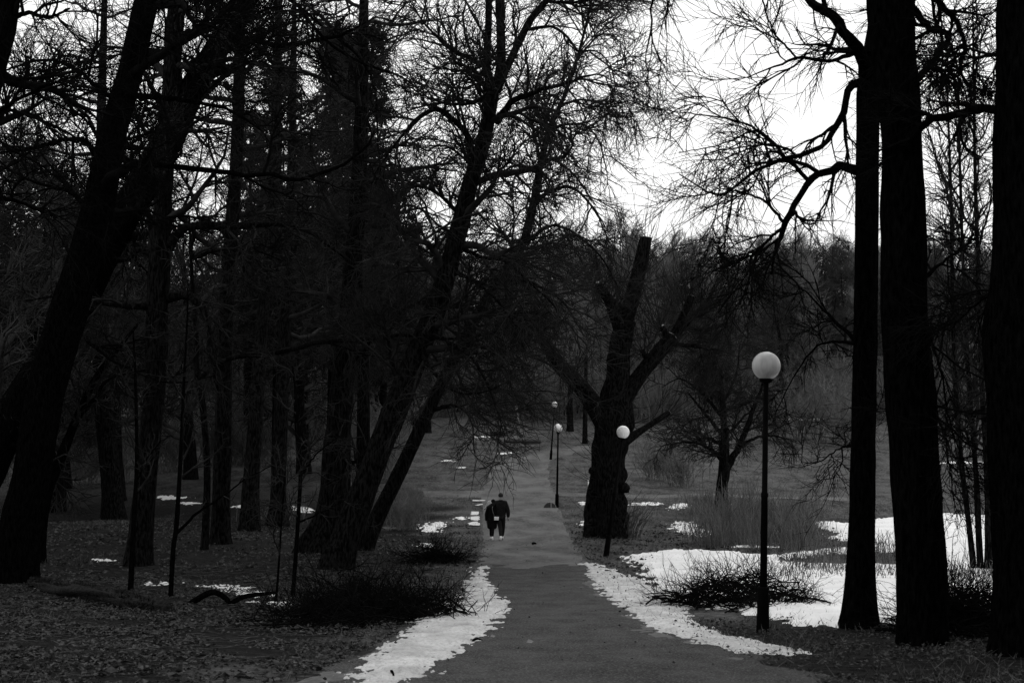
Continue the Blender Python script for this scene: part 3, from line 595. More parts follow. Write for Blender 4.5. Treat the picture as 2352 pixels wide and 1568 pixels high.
tree('oak_tree', 'straight dark trunk with crooked limbs behind the two slim saplings at left', (317, 1297),
     [(318, 1285, 58), (325, 1200, 52), (345, 1000, 48), (358, 850, 48), (362, 700, 50), (370, 560, 44), (376, 430, 40), (388, 250, 40), (404, 60, 38), (410, -80, 32), (420, -300, 18)],
     limbs=[[(388, 570, 26), (400, 545, 22, -.2), (425, 522, 20, -.5), (480, 518, 18, -.8), (560, 520, 15, -1.1), (640, 515, 12, -1.4), (720, 540, 8, -1.7), (800, 600, 4, -2)],
            [(385, 685, 24), (415, 678, 20, -.2), (448, 686, 18, -.5), (466, 708, 17, -.6), (480, 755, 13, -.7), (486, 830, 9, -.8), (500, 900, 5, -.9)],
            [(350, 704, 20), (300, 702, 13, -.3), (238, 697, 10, -.7), (160, 680, 7, -1), (60, 690, 4, -1.2)],
            [(445, 540, 14, -.6), (438, 570, 12, -.6), (450, 590, 10, -.7), (490, 575, 9, -.8), (540, 570, 7, -1)],
            [(395, 90, 22), (440, 75, 18, -.4), (500, 68, 13, -.8), (580, 100, 8, -1.2), (660, 180, 4, -1.6)],
            [(390, 150, 20), (430, 150, 14, .4), (470, 120, 10, .8), (520, 40, 6, 1.1)],
            [(370, 600, 18), (320, 575, 12, .3), (280, 600, 8, .6), (200, 560, 5, 1)],
            [(380, 330, 18), (330, 300, 10, .5), (300, 240, 7, .8), (240, 200, 4, 1.2)]],
     auto=dict(n=10, L=4, t0=.4), lv=lvM, bark='bark', twig='twig')
tree('small_tree', 'thin crooked tree leaning right beside the broad black trunk at left', (92, 1292),
     [(92, 1285, 26), (98, 1200, 24), (112, 1120, 24), (140, 1050, 22), (180, 950, 18), (225, 860, 14), (280, 790, 9), (320, 740, 5)],
     limbs=[[(175, 960, 13), (215, 920, 9, -.3), (250, 870, 6, -.6), (330, 850, 4, -1), (400, 830, 2.5, -1.3)], [(130, 1070, 12), (110, 1000, 8, .3), (60, 950, 5, .6)]],
     auto=dict(n=8, L=2.4, t0=.3), lv=LV(1.5, 6, 6, 4, .006, .02), bark='bark_dark', twig='twig')
for (lab, b, tr_, nm) in [
    ('upright trunk with furrowed bark behind the thin crooked tree at left', (262, 1192), [(262, 1185, 48), (255, 1100, 44), (240, 950, 42), (232, 800, 36), (228, 600, 30), (232, 300, 22), (240, 0, 14)], 'maple_tree'),
    ('leftmost of the three furrowed trunks left of the leaning pair', (506, 1248), [(506, 1240, 44), (508, 1150, 42), (512, 1000, 38), (516, 850, 35), (520, 700, 33), (534, 500, 31), (546, 300, 28), (552, 0, 22), (555, -200, 12)], 'pine_tree'),
    ('middle of the three furrowed trunks left of the leaning pair', (574, 1218), [(574, 1210, 44), (576, 1120, 38), (584, 1000, 35), (594, 850, 31), (606, 700, 27), (622, 500, 24), (636, 200, 18), (640, -100, 10)], 'pine_tree'),
    ('rightmost of the three furrowed trunks, with a flared foot, left of the leaning pair', (637, 1207), [(637, 1200, 44), (640, 1120, 35), (644, 1000, 33), (650, 850, 29), (656, 720, 26), (664, 520, 22), (672, 300, 18), (676, 0, 10)], 'pine_tree')]:
    tree(nm, lab, b, tr_, auto=dict(n=20, L=4.6, t0=.36, ang=(75, 14), trop=(.0, .03)), lv=LV(2.2, 6, 6, 4, .009, -.03, 1.2, .6, .34), bark='bark_mid', twig='twig', group='trunks of the wood on the left bank')
tree('maple_tree', 'wide straight trunk with spreading roots directly left of the leaning pair', (735, 1268),
     [(738, 1255, 80), (758, 1180, 62), (772, 1050, 57), (785, 900, 52), (798, 760, 48), (812, 600, 42), (825, 400, 36), (832, 200, 28), (838, -100, 16)],
     limbs=[[(800, 850, 18), (840, 800, 12, -.5), (870, 760, 8, -.9), (920, 700, 5, -1.2)], [(775, 1040, 12), (815, 1060, 8, -.3), (850, 1010, 4, -.5)]],
     auto=dict(n=18, L=4.4, t0=.36, ang=(70, 12), trop=(.02, -.04)), lv=LV(2.2, 6, 6, 5, .009, -.08, 1.2, .6, .32), bark='bark_mid', twig='twig')
# long low branch belongs to a tree between: reaching right across the middle distance
tree('hazel_tree', 'slim tree whose long low bough reaches right across the leaning pair', (470, 1262),
     [(470, 1255, 18), (476, 1100, 16), (468, 950, 15), (452, 850, 14), (450, 760, 11), (440, 620, 8), (435, 500, 4)],
     limbs=[[(458, 868, 12), (510, 830, 12, -1.5), (560, 815, 12, -2.5), (595, 820, 12, -3), (663, 803, 12, -3.6), (748, 783, 11, -4.2), (848, 779, 9, -5), (922, 769, 8, -5.5), (1041, 779, 6, -6), (1137, 762, 4, -6.5), (1190, 745, 2.5, -6.8)],
            [(848, 779, 8, -5), (880, 755, 7, -5.2), (906, 728, 6, -5.4), (950, 700, 5, -5.6), (1004, 667, 3, -5.8)],
            [(748, 785, 6, -4.2), (800, 800, 5, -4.5), (870, 820, 4, -4.9), (980, 830, 2.5, -5.3)]],
     lv=LV(1.3, 10, 7, 6, .005, .02, .8, .4, .3), bark='bark_mid', twig='twig')
for (lab, b, tr_, lim) in [
    ('slim straight sapling in front of the oak trunk, left one of the pair', (300, 1355), [(300, 1350, 13), (306, 1220, 11), (314, 1060, 9), (312, 900, 7), (306, 760, 4)], [[(316, 1100, 5), (340, 1050, 4, -.2), (370, 1010, 2, -.4)]]),
    ('slim sapling with one rising side branch, right one of the pair by the oak trunk', (392, 1371), [(392, 1366, 12), (398, 1260, 11), (405, 1210, 11), (412, 1100, 10), (418, 980, 8), (424, 850, 6), (430, 730, 4), (432, 640, 2)], [[(408, 1222, 8), (450, 1180, 6, -.2), (510, 1140, 4, -.4), (580, 1090, 3, -.6), (650, 1060, 2, -.8)]]),
    ('slim sapling in front of the wide trunk with spreading roots', (673, 1370), [(673, 1366, 10), (679, 1280, 9), (686, 1170, 9), (690, 1080, 8), (684, 960, 6), (672, 840, 4)], [[(690, 1090, 5), (730, 1040, 3.5, -.2), (780, 1000, 2, -.4)], [(683, 1200, 5), (730, 1180, 3, .2), (790, 1150, 2, .4)]]),
    ('thinnest sapling, just left of the one before the wide trunk', (634, 1382), [(634, 1380, 6), (640, 1300, 5), (648, 1180, 4), (655, 1080, 3)], [])]:
    tree('sapling', lab, b, tr_, lim, auto=dict(n=9, L=1.3, t0=.35, ang=(50, 12), trop=(.05, .05)), lv=[dict(n=5, L=.6, K=4, tip=.004, wob=.2, S=3), dict(n=4, L=.3, K=3, tip=.003, wob=.2, S=3)], tip=.004, bark='bark_dark', twig='twig', flare=.1, S=8, sink=.05, group='saplings on the left bank', cat='sapling')

# ------------------------------------------------------------------ right middle distance
tree('apple_tree', 'low round-crowned bare tree behind the reeds on the far lawn', (1658, 1172),
     [(1658, 1165, 30), (1658, 1120, 25), (1664, 1078, 27), (1664, 1000, 17), (1660, 930, 13), (1655, 850, 7)],
     limbs=[[(1666, 1080, 20), (1690, 1040, 15, -.3), (1712, 990, 13, -.5), (1735, 930, 10, -.7), (1752, 880, 6, -.8), (1765, 820, 3, -.9)],
            [(1662, 1060, 12), (1630, 1030, 8, -.4), (1590, 1015, 5, -.8), (1530, 1020, 3, -1.2)], [(1662, 1000, 10), (1620, 950, 7, .5), (1580, 900, 4, 1)],
            [(1662, 960, 9), (1610, 900, 6, -.5), (1560, 870, 4, -1), (1520, 890, 2, -1.2)], [(1700, 1020, 8, -.4), (1760, 1000, 5, -.6), (1820, 1010, 3, -.9)],
            [(1660, 930, 8), (1690, 860, 5, .5), (1700, 790, 3, .8)]],
     auto=dict(n=12, L=2.8, t0=.35, ang=(60, 15)), lv=LV(1.9, 7, 7, 5, .011, -.04, 1.0, .5, .3), bark='bark_mid', twig='twig')
BI = [((2236, 1312), [(2236, 1306, 16), (2225, 1200, 13), (2208, 1062, 12), (2195, 900, 10), (2188, 700, 9), (2184, 450, 7), (2176, 200, 4)], 'left stem of the slender birch clump between the dark trunks at right'),
      ((2252, 1312), [(2252, 1306, 16), (2246, 1180, 14), (2240, 1062, 12), (2224, 850, 10), (2212, 600, 8), (2204, 350, 6), (2200, 150, 3)], 'middle stem of the slender birch clump between the dark trunks at right'),
      ((2270, 1314), [(2270, 1308, 18), (2270, 1200, 16), (2266, 1062, 14), (2254, 850, 12), (2246, 600, 10), (2240, 400, 8), (2236, 150, 5), (2234, 0, 3)], 'right stem of the slender birch clump between the dark trunks at right')]
for b, t_, lab in BI:
    tree('birch_tree', lab, b, t_, auto=dict(n=26, L=2.2, t0=.2, ang=(40, 10), trop=(.08, .02)), lv=[dict(n=7, L=1.1, K=4, tip=.006, wob=.18, S=3, ang=(35, 10), trop=(.03, -.05)), dict(n=6, L=.6, K=3, tip=.005, wob=.18, S=3, ang=(35, 10))], bark='bark', twig='twig', group='birch clump at right', flare=.1, S=10)
# low brush stems leaning at the foot of the birches
# ------------------------------------------------------------------ background trees: prototypes and copies
def proto(kind, seed):
    global rs
    rs = np.random.RandomState(seed)
    root = thing({'spread': 'broad_tree', 'slim': 'slender_tree', 'spruce': 'spruce_tree', 'thicket': 'shrub'}[kind], (0, 0, 0), '', 'tree')
    m = MB()
    if kind == 'spread':
        H = 13
        tp = np.array([[0, 0, -.3], [.1, 0, 1.5], [.3, .1, 4], [.2, -.2, 7], [.6, .1, 10], [.7, .2, H]]); tr = np.array([.42, .36, .3, .22, .13, .04])
        q = spline(np.hstack([tp, tr[:, None]]), 30); trunk_mesh(q[:, :3], q[:, 3], 12, .1, .4, seed).build('trunk', M['bark_mid'], root)
        A, B = grow(q[None, :, :3], q[None, :, 3], 26, .17, 1, (62, 14), 5.2, 12, .55, .15, .012, .2, (.06, -.02), .45, .25); m.tubes(A, B, 5)
        c = crown_from(A, B, [dict(n=8, L=2.3, K=5, tip=.013, rmax=.05, wob=.25, S=3, trop=(.02, -.06)), dict(n=7, L=1.2, K=4, tip=.009, rmax=.02, wob=.25, S=3, trop=(0, -.08)), dict(n=4, L=.7, K=3, tip=.007, wob=.2, S=3)])
        m.v += c.v; m.q += [f + m.n for f in c.q]; m.n += c.n
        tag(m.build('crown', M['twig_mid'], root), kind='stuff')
    elif kind == 'slim':
        tp = np.array([[0, 0, -.3], [.1, 0, 4], [0, .1, 8], [.2, 0, 12], [.2, .1, 17]]); tr = np.array([.24, .19, .14, .09, .02])
        q = spline(np.hstack([tp, tr[:, None]]), 24); trunk_mesh(q[:, :3], q[:, 3], 10, .08, .3, seed).build('trunk', M['bark_mid'], root)
        A, B = grow(q[None, :, :3], q[None, :, 3], 44, .15, 1, (38, 10), 4.2, 8, .45, .06, .012, .08, (.1, .06), .6, .25); m.tubes(A, B, 4)
        c = crown_from(A, B, [dict(n=9, L=1.7, K=4, tip=.013, rmax=.02, wob=.16, S=3, ang=(32, 10), trop=(.08, .05)), dict(n=8, L=.9, K=3, tip=.010, wob=.14, S=3, ang=(30, 10), trop=(.05, .05))])
        m.v += c.v; m.q += [f + m.n for f in c.q]; m.n += c.n
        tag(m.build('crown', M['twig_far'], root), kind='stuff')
    elif kind == 'spruce':
        H = 19
        MB().tube([[0, 0, -.3], [.1, 0, H * .5], [0, 0, H]], [.3, .18, .02], 10).build('trunk', M['bark_mid'], root)
        n = 130; z = 5.5 + (H - 5.7) * np.sort(rs.rand(n)); a = rs.rand(n) * 6.283; L = (3.6 * (1 - (z / H) ** 1.25) + .35) * (.75 + .4 * rs.rand(n))
        s = np.linspace(0, 1, 8)[None, :]
        r = L[:, None] * s; zz = z[:, None] + .22 * L[:, None] * np.sin(s * 2.6) * .6 - .45 * L[:, None] * s ** 1.6 * .8
        Pl = np.stack([np.cos(a)[:, None] * r, np.sin(a)[:, None] * r, zz], -1); R = .035 * (1 - s) + .008 + 0 * r
        m.tubes(Pl, R, 4)
        A, B = grow(Pl, R, 16, .12, 1, (55, 10), .95, 4, .6, .012, .012, .12, (-.1, -.2), .55, .25, flat=.6); m.tubes(A, B, 3)
        # needle sprays: small ragged blades along the side twigs
        C, D = grow(A, B, 9, .05, 1, (50, 14), .24, 2, 1, .01, .018, .1, (-.1, -.1), .3, .3); m.tubes(C, D * np.array([[1.0, .35]]), 3)
        tag(m.build('crown', M['needles'], root), kind='stuff')
    else:
        n = 46; a = rs.rand(n) * 6.283; sp = rs.rand(n)
        Pl = []
        for k in range(n):
            x, y = rs.randn(2) * .5; dx, dy = math.cos(a[k]) * sp[k], math.sin(a[k]) * sp[k]; h = 1.6 + rs.rand() * 2
            Pl.append([[x + dx * h * t * .55 + .03 * rs.randn(), y + dy * h * t * .55 + .03 * rs.randn(), h * t - .1] for t in np.linspace(0, 1, 6)])
        Pl = np.array(Pl); R = np.linspace(.018, .007, 6)[None] + np.zeros((n, 1)); m.tubes(Pl, R, 3)
        c = crown_from(Pl, R, [dict(n=7, L=.9, K=4, tip=.006, wob=.15, S=3, ang=(32, 12), trop=(.04, .04)), dict(n=4, L=.45, K=3, tip=.006, wob=.15, S=3, ang=(32, 12))])
        m.v += c.v; m.q += [f + m.n for f in c.q]; m.n += c.n
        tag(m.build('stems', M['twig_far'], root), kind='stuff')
        root['category'] = 'shrub'
    return root
PR = {'spread': [proto('spread', 11), proto('spread', 12), proto('spread', 13)], 'slim': [proto('slim', 21), proto('slim', 22)], 'spruce': [proto('spruce', 31)], 'thicket': [proto('thicket', 41), proto('thicket', 42)]}
used = set()
def zone(u, names=(('left of', 1010), ('behind', 0))):
    for lim, nm in ((60, 'behind the leftmost trunks'), (330, 'behind the oak trunk'), (600, 'behind the furrowed trunks'), (860, 'behind the wide-rooted trunk'), (1130, 'behind the forked leaning tree'), (1290, 'above the playground'), (1480, 'behind the willow'), (1690, 'behind the round-crowned tree'), (1930, 'behind the nearest lamp'), (2130, 'behind the twin trunks'), (9999, 'behind the birch clump')):
        if u < lim: return nm
ROW = ['front row', 'second row', 'third row', 'fourth row', 'back row']
def place(kind, i, x, y, s, label, group=None, rz=None, sz=1.0):
    pr = PR[kind][i % len(PR[kind])]; z = float(ground(x, y)) - .05; rz = random.random() * 6.28 if rz is None else rz
    if pr.name not in used:
        used.add(pr.name); pr.location = (x, y, z); pr.rotation_euler = (0, 0, rz); pr.scale = (s, s, s * sz); pr['label'] = label
        if group: pr['group'] = group
        return pr
    return dup(pr, (x, y, z), rz, (s, s, s * sz), label, group)
def atu(u, d): return (u - 1176) / FPX * d
# wide crooked trees of the left wood
LW = [(-30, 58, 1.2, 'crooked bare tree whose boughs cross the sky at the upper left edge'), (130, 70, 1.3, 'crooked bare tree whose crown fills the sky left of the broad black trunk'), (270, 76, 1.3, 'crooked bare tree seen between the two steep black stems'), (60, 62, 1.1, 'crooked bare tree seen between the leftmost black trunk and the thin leaning tree'), (150, 82, 1.15, 'crooked bare tree in the left wood behind the broad black trunk'),
      (440, 88, 1.1, 'crooked bare tree behind the gap right of the oak trunk'), (560, 104, 1.1, 'crooked bare tree behind the middle furrowed trunk'), (700, 92, 1.15, 'crooked bare tree behind the wide trunk with spreading roots'),
      (330, 110, 1.1, 'crooked bare tree deep in the wood behind the oak trunk'), (230, 98, 1.2, 'crooked bare tree behind the upright furrowed trunk at left'), (-60, 74, 1.2, 'crooked bare tree with boughs reaching in at the left edge'),
      (20, 112, 1.2, 'crooked bare tree deep in the wood at the left edge'), (880, 112, 1.1, 'crooked bare tree behind the top of the leaning trunks'), (980, 122, 1.0, 'crooked bare tree beyond the hanging twigs left of the playground')]
for k, (u, d, s, lab) in enumerate(LW): place('spread', k, atu(u, d), d, s, lab, 'crooked trees of the left wood')
for k in range(16):
    u = -80 + k * 66 + random.uniform(-25, 25); d = random.uniform(112, 170)
    place('spread', k, atu(u, d), d, random.uniform(.75, 1.05), 'bare tree in the dense far part of the left wood, ' + zone(u), 'far trees of the left wood')
# spruces
SPR = [(790, 78, 1.35, 'tallest spruce, dark tower behind the leaning pair'), (700, 100, 1.2, 'dark spruce left of the tallest spruce'), (880, 96, 1.0, 'dark spruce right of the tallest spruce'), (950, 128, .95, 'spruce whose pointed top shows left of the forked tree'),
       (1185, 150, .95, 'spruce with tiered boughs seen behind the slim leaning trunk'), (620, 120, 1.2, 'spruce behind the rightmost furrowed trunk'), (765, 88, 1.5, 'broad spruce just behind the tallest spruce'), (835, 72, 1.3, 'spruce close behind the upper trunk of the leaning pair'), (640, 86, 1.35, 'spruce left of the wide trunk with spreading roots'), (570, 98, 1.3, 'spruce behind the middle furrowed trunk'), (470, 130, 1.0, 'spruce seen in the gap right of the oak trunk'), (1840, 225, .72, 'dark evergreen on the far skyline left of the twin trunks'), (1920, 232, .7, 'dark evergreen on the far skyline touching the twin trunks')]
for u, d, s, lab in SPR: place('spruce', 0, atu(u, d), d, s, lab, 'spruces of the wood')
# far wood behind lawn and playground
for k in range(125):
    u = 860 + (k % 25) * 64 + random.uniform(-30, 30); row = k // 25; d = 142 + row * 24 + random.uniform(-9, 9)
    hh = {0: .66, 1: .8, 2: .86, 3: .84, 4: .74}[row]
    if k % 3 and row < 3: place('slim', k, atu(u, d), d, hh * random.uniform(.85, 1.08), 'slender bare tree, %s of the far wood, %s' % (ROW[row], zone(u)), 'slender trees of the far wood')
    else: place('spread', k, atu(u, d), d, hh * random.uniform(1.1, 1.35), 'broad bare tree, %s of the far wood, %s' % (ROW[row], zone(u)), 'broad trees of the far wood')
for k in range(22):
    u = 1010 + k * 68 + random.uniform(-20, 20); d = random.uniform(150, 210)
    place('spread', k, atu(u, d), d, random.uniform(.65, .95), 'broad bare tree in the far wood, ' + zone(u), 'broad trees of the far wood')
place('slim', 0, atu(1425, 135), 135, 1.05, 'tallest bare tree rising above the far wood behind the willow', rz=1)
place('slim', 1, atu(1470, 140), 140, .95, 'second bare tree rising above the far wood just right of the willow top', rz=2)
place('slim', 0, atu(1300, 138), 138, 1.0, 'slender conifer-like bare tree left of the willow top', rz=2.4)
for k in range(44):
    u = 870 + k * 33 + random.uniform(-15, 15); d = random.uniform(128, 150)
    place('thicket', k, atu(u, d), d, random.uniform(1.3, 2.0), 'bare shrub at the foot of the far wood, ' + zone(u), 'shrubs at the foot of the far wood')
for k in range(26):
    u = -20 + k * 36 + random.uniform(-15, 15); d = random.uniform(84, 118)
    place('thicket', k, atu(u, d), d, random.uniform(1.0, 1.7), 'bare shrub on the floor of the left wood, ' + zone(u), 'shrubs of the left wood')
for (u, d, s, lab) in [(1560, 84, .85, 'pale leafless shrub between the willow and the round-crowned tree'), (1510, 88, .9, 'leafless shrub close right of the willow on the far lawn'), (1850, 116, 1.6, 'wide dark shrub on the far lawn right of the nearest lamp'), (1930, 112, 1.6, 'wide dark shrub on the far lawn touching the twin trunks'), (1780, 114, 1.5, 'wide dark shrub on the far lawn behind the nearest lamp pole'),
                       (925, 60, .55, 'low twiggy shrub right of the leaning pair'), (955, 64, .5, 'small shrub beside the slanting snow patch')]:
    place('thicket', int(u), atu(u, d), d, s, lab)
# unseen trees added beside and behind the camera: their crowns shade the foreground
for k, (x, y) in enumerate([(-9, 0), (9.5, 1), (-4.5, -8), (4.5, -9), (-12, -9), (12, -8), (0, -15), (-17, 8), (17, 7), (-20, 20), (20, 18), (-8, -17), (8, -17), (-18, -3), (18, -4)]):
    place('spruce' if k < 9 else 'spread', k, x, y, 1.15, 'tall unseen tree added round the viewpoint to shade the foreground', 'unseen shade trees round the viewpoint')
for k in range(26):
    u = 330 + k * 26 + random.uniform(-12, 12); d = random.uniform(112, 150)
    place('slim', k, atu(u, d), d, random.uniform(.5, .7), 'young slender bare tree at the back of the left wood, ' + zone(u), 'young trees of the left wood')
# trunks at the playground edge
for (u, v, w, h, lab) in [(1310, 990, 15, 11, 'thick trunk left of the pair of trunks behind the farthest lamp'), (1344, 1018, 12, 10, 'trunk standing against the willow behind the farthest lamp')]:
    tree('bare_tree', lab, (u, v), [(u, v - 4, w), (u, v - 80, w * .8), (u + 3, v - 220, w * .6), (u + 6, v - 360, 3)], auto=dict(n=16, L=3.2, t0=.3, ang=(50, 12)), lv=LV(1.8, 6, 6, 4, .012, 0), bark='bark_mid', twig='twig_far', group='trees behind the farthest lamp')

# ------------------------------------------------------------------ brush piles, log, reeds, litter
def brush(u0, u1, v, n, hgt, label, seed, depth=1.2, twig='twig_dark', name='brush_pile'):
    global rs
    rs = np.random.RandomState(seed); g = G((u0 + u1) / 2, v); d = g[1]; root = thing(name, g, label, 'brush pile')
    A = G(u0, v); B = G(u1, v); L = []
    for k in range(n):
        t = rs.rand() if rs.rand() < .35 else rs.beta(2.2, 2.2); c = A + (B - A) * t; c[1] += rs.randn() * depth * .5; c[0] += rs.randn() * .1
        hm = hgt * (1 - abs(2 * t - 1) ** 1.6) * (.55 + 1.1 * abs(vnoise(t * 9, seed, 1)) * 2) + .05; c[2] = ground(c[0], c[1]) + rs.rand() ** 1.4 * hm
        a = (0 if rs.rand() < .5 else math.pi) + rs.randn() * .5; ln = (.6 + rs.rand() * 1.2) * min(1.3, hgt + .3); up = rs.randn() * .25 + .12
        dr = np.array([math.cos(a), math.sin(a), up]); pts = []
        for s in np.linspace(-.5, .5, 7): pts.append(c + dr * ln * s + np.array([0, 0, -.25 * ln * (2 * s) ** 2 * (rs.rand() - .2)]) + rs.randn(3) * .025)
        p = np.array(pts); p[:, 2] = np.maximum(p[:, 2], ground(p[:, 0], p[:, 1]) + .02); L.append(p)
    L = np.array(L); R = np.linspace(.014, .004, 7)[None] * (.5 + rs.rand(n, 1))
    m = MB(); m.tubes(L, R, 4)
    c = crown_from(L, R, [dict(n=6, L=.95, K=6, tip=.003, rmax=.007, wob=.2, S=3, ang=(42, 18), trop=(.14, -.12)), dict(n=3, L=.35, K=3, tip=.0025, wob=.25, S=3, ang=(42, 12))])
    m.v += c.v; m.q += [f + m.n for f in c.q]; m.n += c.n
    tag(m.build('twigs', M[twig], root, g), kind='stuff')
    b = MB()
    for k in range(max(6, n // 9)):     # stray upright and sprawling shoots
        c = A + (B - A) * rs.rand(); c[1] += rs.randn() * depth * .5; c[2] = ground(c[0], c[1]); hh = .35 + rs.rand() * hgt * 1.5; a = rs.randn(2) * .45
        b.tube(spline(np.array([c, c + [a[0] * hh * .3, a[1] * .2, hh * .6], c + [a[0] * hh, a[1] * hh, hh]]), 6), np.linspace(.009, .003, 6), 4, False)
    tag(b.build('shoots', M[twig], root, g), kind='stuff'); b = MB()
    for k in range(6):
        i = rs.randint(n); q = L[i] + np.array([0, 0, .02]); b.tube(q, np.linspace(.03, .012, 7), 6)
        b.build('branch', M['bark_dark'], root, g); b = MB()
brush(640, 940, 1425, 150, .52, 'large heap of cut brush lying over the left snow strip', 5, 1.8)
brush(850, 1075, 1420, 60, .3, 'low brush spilling from the large heap onto the left snow strip', 15, .8)
brush(945, 1062, 1290, 60, .36, 'smaller dark brush pile beside the path further back', 6, 1.0)
brush(1520, 1860, 1392, 110, .62, 'heap of cut branches on the snow behind the nearest lamp', 7, 1.4)
brush(2130, 2300, 1450, 140, .6, 'tangle of brushwood between the two rightmost trunks', 8, 1.0)
rs = np.random.RandomState(99)
# fallen mossy log with its broken branch
g = G(230, 1385); root = thing('fallen_log', g, 'long mossy log lying on the left bank with a forked broken branch', 'log')
lp = np.array([G(u, v + 6) + [0, 0, r_ * .8] for u, v, r_ in [(70, 1338, .1), (130, 1358, .15), (190, 1370, .17), (250, 1380, .16), (310, 1392, .16), (380, 1402, .13)]])
q = spline(np.hstack([lp, np.array([.1, .15, .17, .16, .16, .12])[:, None]]), 34)
m = trunk_mesh(q[:, :3], q[:, 3] * .9, 24, .55, 0, 6); m.build('trunk', M['moss_log'], root, g)
_n = 5000; _k = rs.rand(_n) * (len(q) - 2); _i = _k.astype(int); _c = q[_i, :3] + (q[_i + 1, :3] - q[_i, :3]) * (_k - _i)[:, None]; _a = rs.uniform(-.6, 3.7, _n); _rr = q[_i, 3] * .85
_o = np.stack([np.cos(_a) * .3, np.cos(_a), np.sin(_a)], -1); _b = _c + _o * _rr[:, None]; _t = _b + _o * (.02 + .05 * rs.rand(_n))[:, None] + rs.randn(_n, 3) * .025; _s = rs.randn(_n, 3) * .007
tag(MB().add(np.stack([_b - _s, _b + _s, _t], 1).reshape(-1, 3), None, np.arange(_n * 3).reshape(-1, 3)).build('moss', M['moss_log'], root, g, smooth=False), kind='stuff')
d = g[1] - .5
for pts in [[(400, 1400, 15), (430, 1390, 14), (470, 1366, 14), (495, 1360, 13), (520, 1375, 12), (530, 1392, 11), (545, 1408, 7)], [(500, 1412, 8), (525, 1390, 12), (560, 1370, 11), (600, 1364, 9), (632, 1360, 7)], [(380, 1403, 16), (410, 1402, 14), (440, 1400, 8)]]:
    p, r = px_line(pts, d); qq = spline(np.hstack([p, r[:, None]]), 18); trunk_mesh(qq[:, :3], qq[:, 3], 9, .15, 0, 2).build('branch', M['bark_dark'], root, g)
# stick and leaves on the path
def stick(u0, v0, u1, v1, r, label, name='stick'):
    a, b = G(u0, v0), G(u1, v1); a[2] += r + .03; b[2] += r + .03; c = (a + b) / 2 + [0, .05, .02]
    o = MB().tube(spline(np.array([a, c, b]), 7), [r * .6, r, r * 1.2, r, r, r * .7, r * .4], 6).build(name, M['bark_dark'], None, a); tag(o, label, 'stick')
stick(1084, 1479, 1108, 1477, .014, 'short dark stick on the asphalt at the edge of the left snow strip')
stick(895, 1550, 905, 1566, .015, 'small twig on the lower end of the left snow strip')
stick(1222, 1253, 1232, 1253, .045, 'small dark clump lying on the path behind the couple', 'clump')
def leaf_geo(c, s, yaw, tilt, n=1):
    c = np.atleast_2d(c); N = len(c)
    base = np.array([[-.5, 0, 0], [0, -.36, .12], [.5, 0, .05], [0, .36, .16], [0, 0, 0]])
    v = base[None] * s[:, None, None]; ct, st = np.cos(tilt)[:, None], np.sin(tilt)[:, None]
    y = v[..., 1] * ct - v[..., 2] * st; z = v[..., 1] * st + v[..., 2] * ct; x = v[..., 0]
    cy, sy = np.cos(yaw)[:, None], np.sin(yaw)[:, None]
    V = np.stack([x * cy - y * sy, x * sy + y * cy, z], -1) + c[:, None, :]
    t = np.array([[0, 1, 4], [1, 2, 4], [2, 3, 4], [3, 0, 4]]); T = (t[None] + (np.arange(N) * 5)[:, None, None]).reshape(-1, 3)
    return V.reshape(-1, 3), T
def path_sd(x, y): return poly_sd(x, y, PW)
PW = np.array([G(u, v)[:2] for u, v in PATH])
def litter(n, x0, x1, y0, y1, smin, smax, m, cond=None):
    x = rs.uniform(x0, x1, n); y = y0 + (y1 - y0) * rs.rand(n); ok = path_sd(x, y) < -.15
    dn = fbm(x / .8, y / .8, 4, 6) * 1.5 + rs.rand(n) * .7 > .3; ok &= dn
    if cond is not None: ok &= cond(x, y)
    x, y = x[ok], y[ok]; c = np.stack([x, y, ground(x, y) + .01 + .05 * rs.rand(len(x)) ** 2], -1)
    v, t = leaf_geo(c, rs.uniform(smin, smax, len(x)), rs.rand(len(x)) * 6.28, rs.randn(len(x)) * .9); return MB().add(v, None, t)
m = litter(70000, -15, -1.5, 12, 36, .025, .085, 'leaf')
tag(m.build('fallen_leaves', M['leaf'], smooth=False), 'dead leaves covering the left bank in the foreground', 'leaves', kind='stuff')
m = litter(20000, 2.5, 12, 12, 24, .02, .07, 'leaf')
tag(m.build('fallen_leaves', M['leaf'], smooth=False), 'dead leaves among the roots of the trees at right', 'leaves', kind='stuff')
m = litter(26000, -22, 22, 34, 62, .07, .16, 'leaf')
tag(m.build('fallen_leaves', M['leaf'], smooth=False), 'scattered leaves on the grass on both sides of the path', 'leaves', kind='stuff')
m = MB(); _n = 1400; _x = rs.uniform(-13, -1.8, _n); _y = rs.uniform(13, 40, _n); _k = path_sd(_x, _y) < -.3; _x, _y = _x[_k], _y[_k]; _n = len(_x); _a = rs.rand(_n) * 6.28; _l = .15 + rs.rand(_n) * .5
_T = np.linspace(-.5, .5, 4)[None]; _px = _x[:, None] + np.cos(_a)[:, None] * _l[:, None] * _T + rs.randn(_n, 4) * .02; _py = _y[:, None] + np.sin(_a)[:, None] * _l[:, None] * _T
m.tubes(np.stack([_px, _py, ground(_px, _py) + .03 + .03 * rs.rand(_n, 4)], -1), np.full((_n, 4), .006), 3)
tag(m.build('fallen_twigs', M['twig_pale'], None), 'thin broken twigs strewn over the left bank', 'twigs', kind='stuff')
_x = rs.uniform(-9, 9, 5200); _y = 14 + 42 * rs.rand(5200) ** 1.3; _k = path_sd(_x, _y) > -.9; _k &= (rs.rand(5200) < .25 + .75 * (path_sd(_x, _y) < .35)); _x, _y = _x[_k], _y[_k]; _n = len(_x)
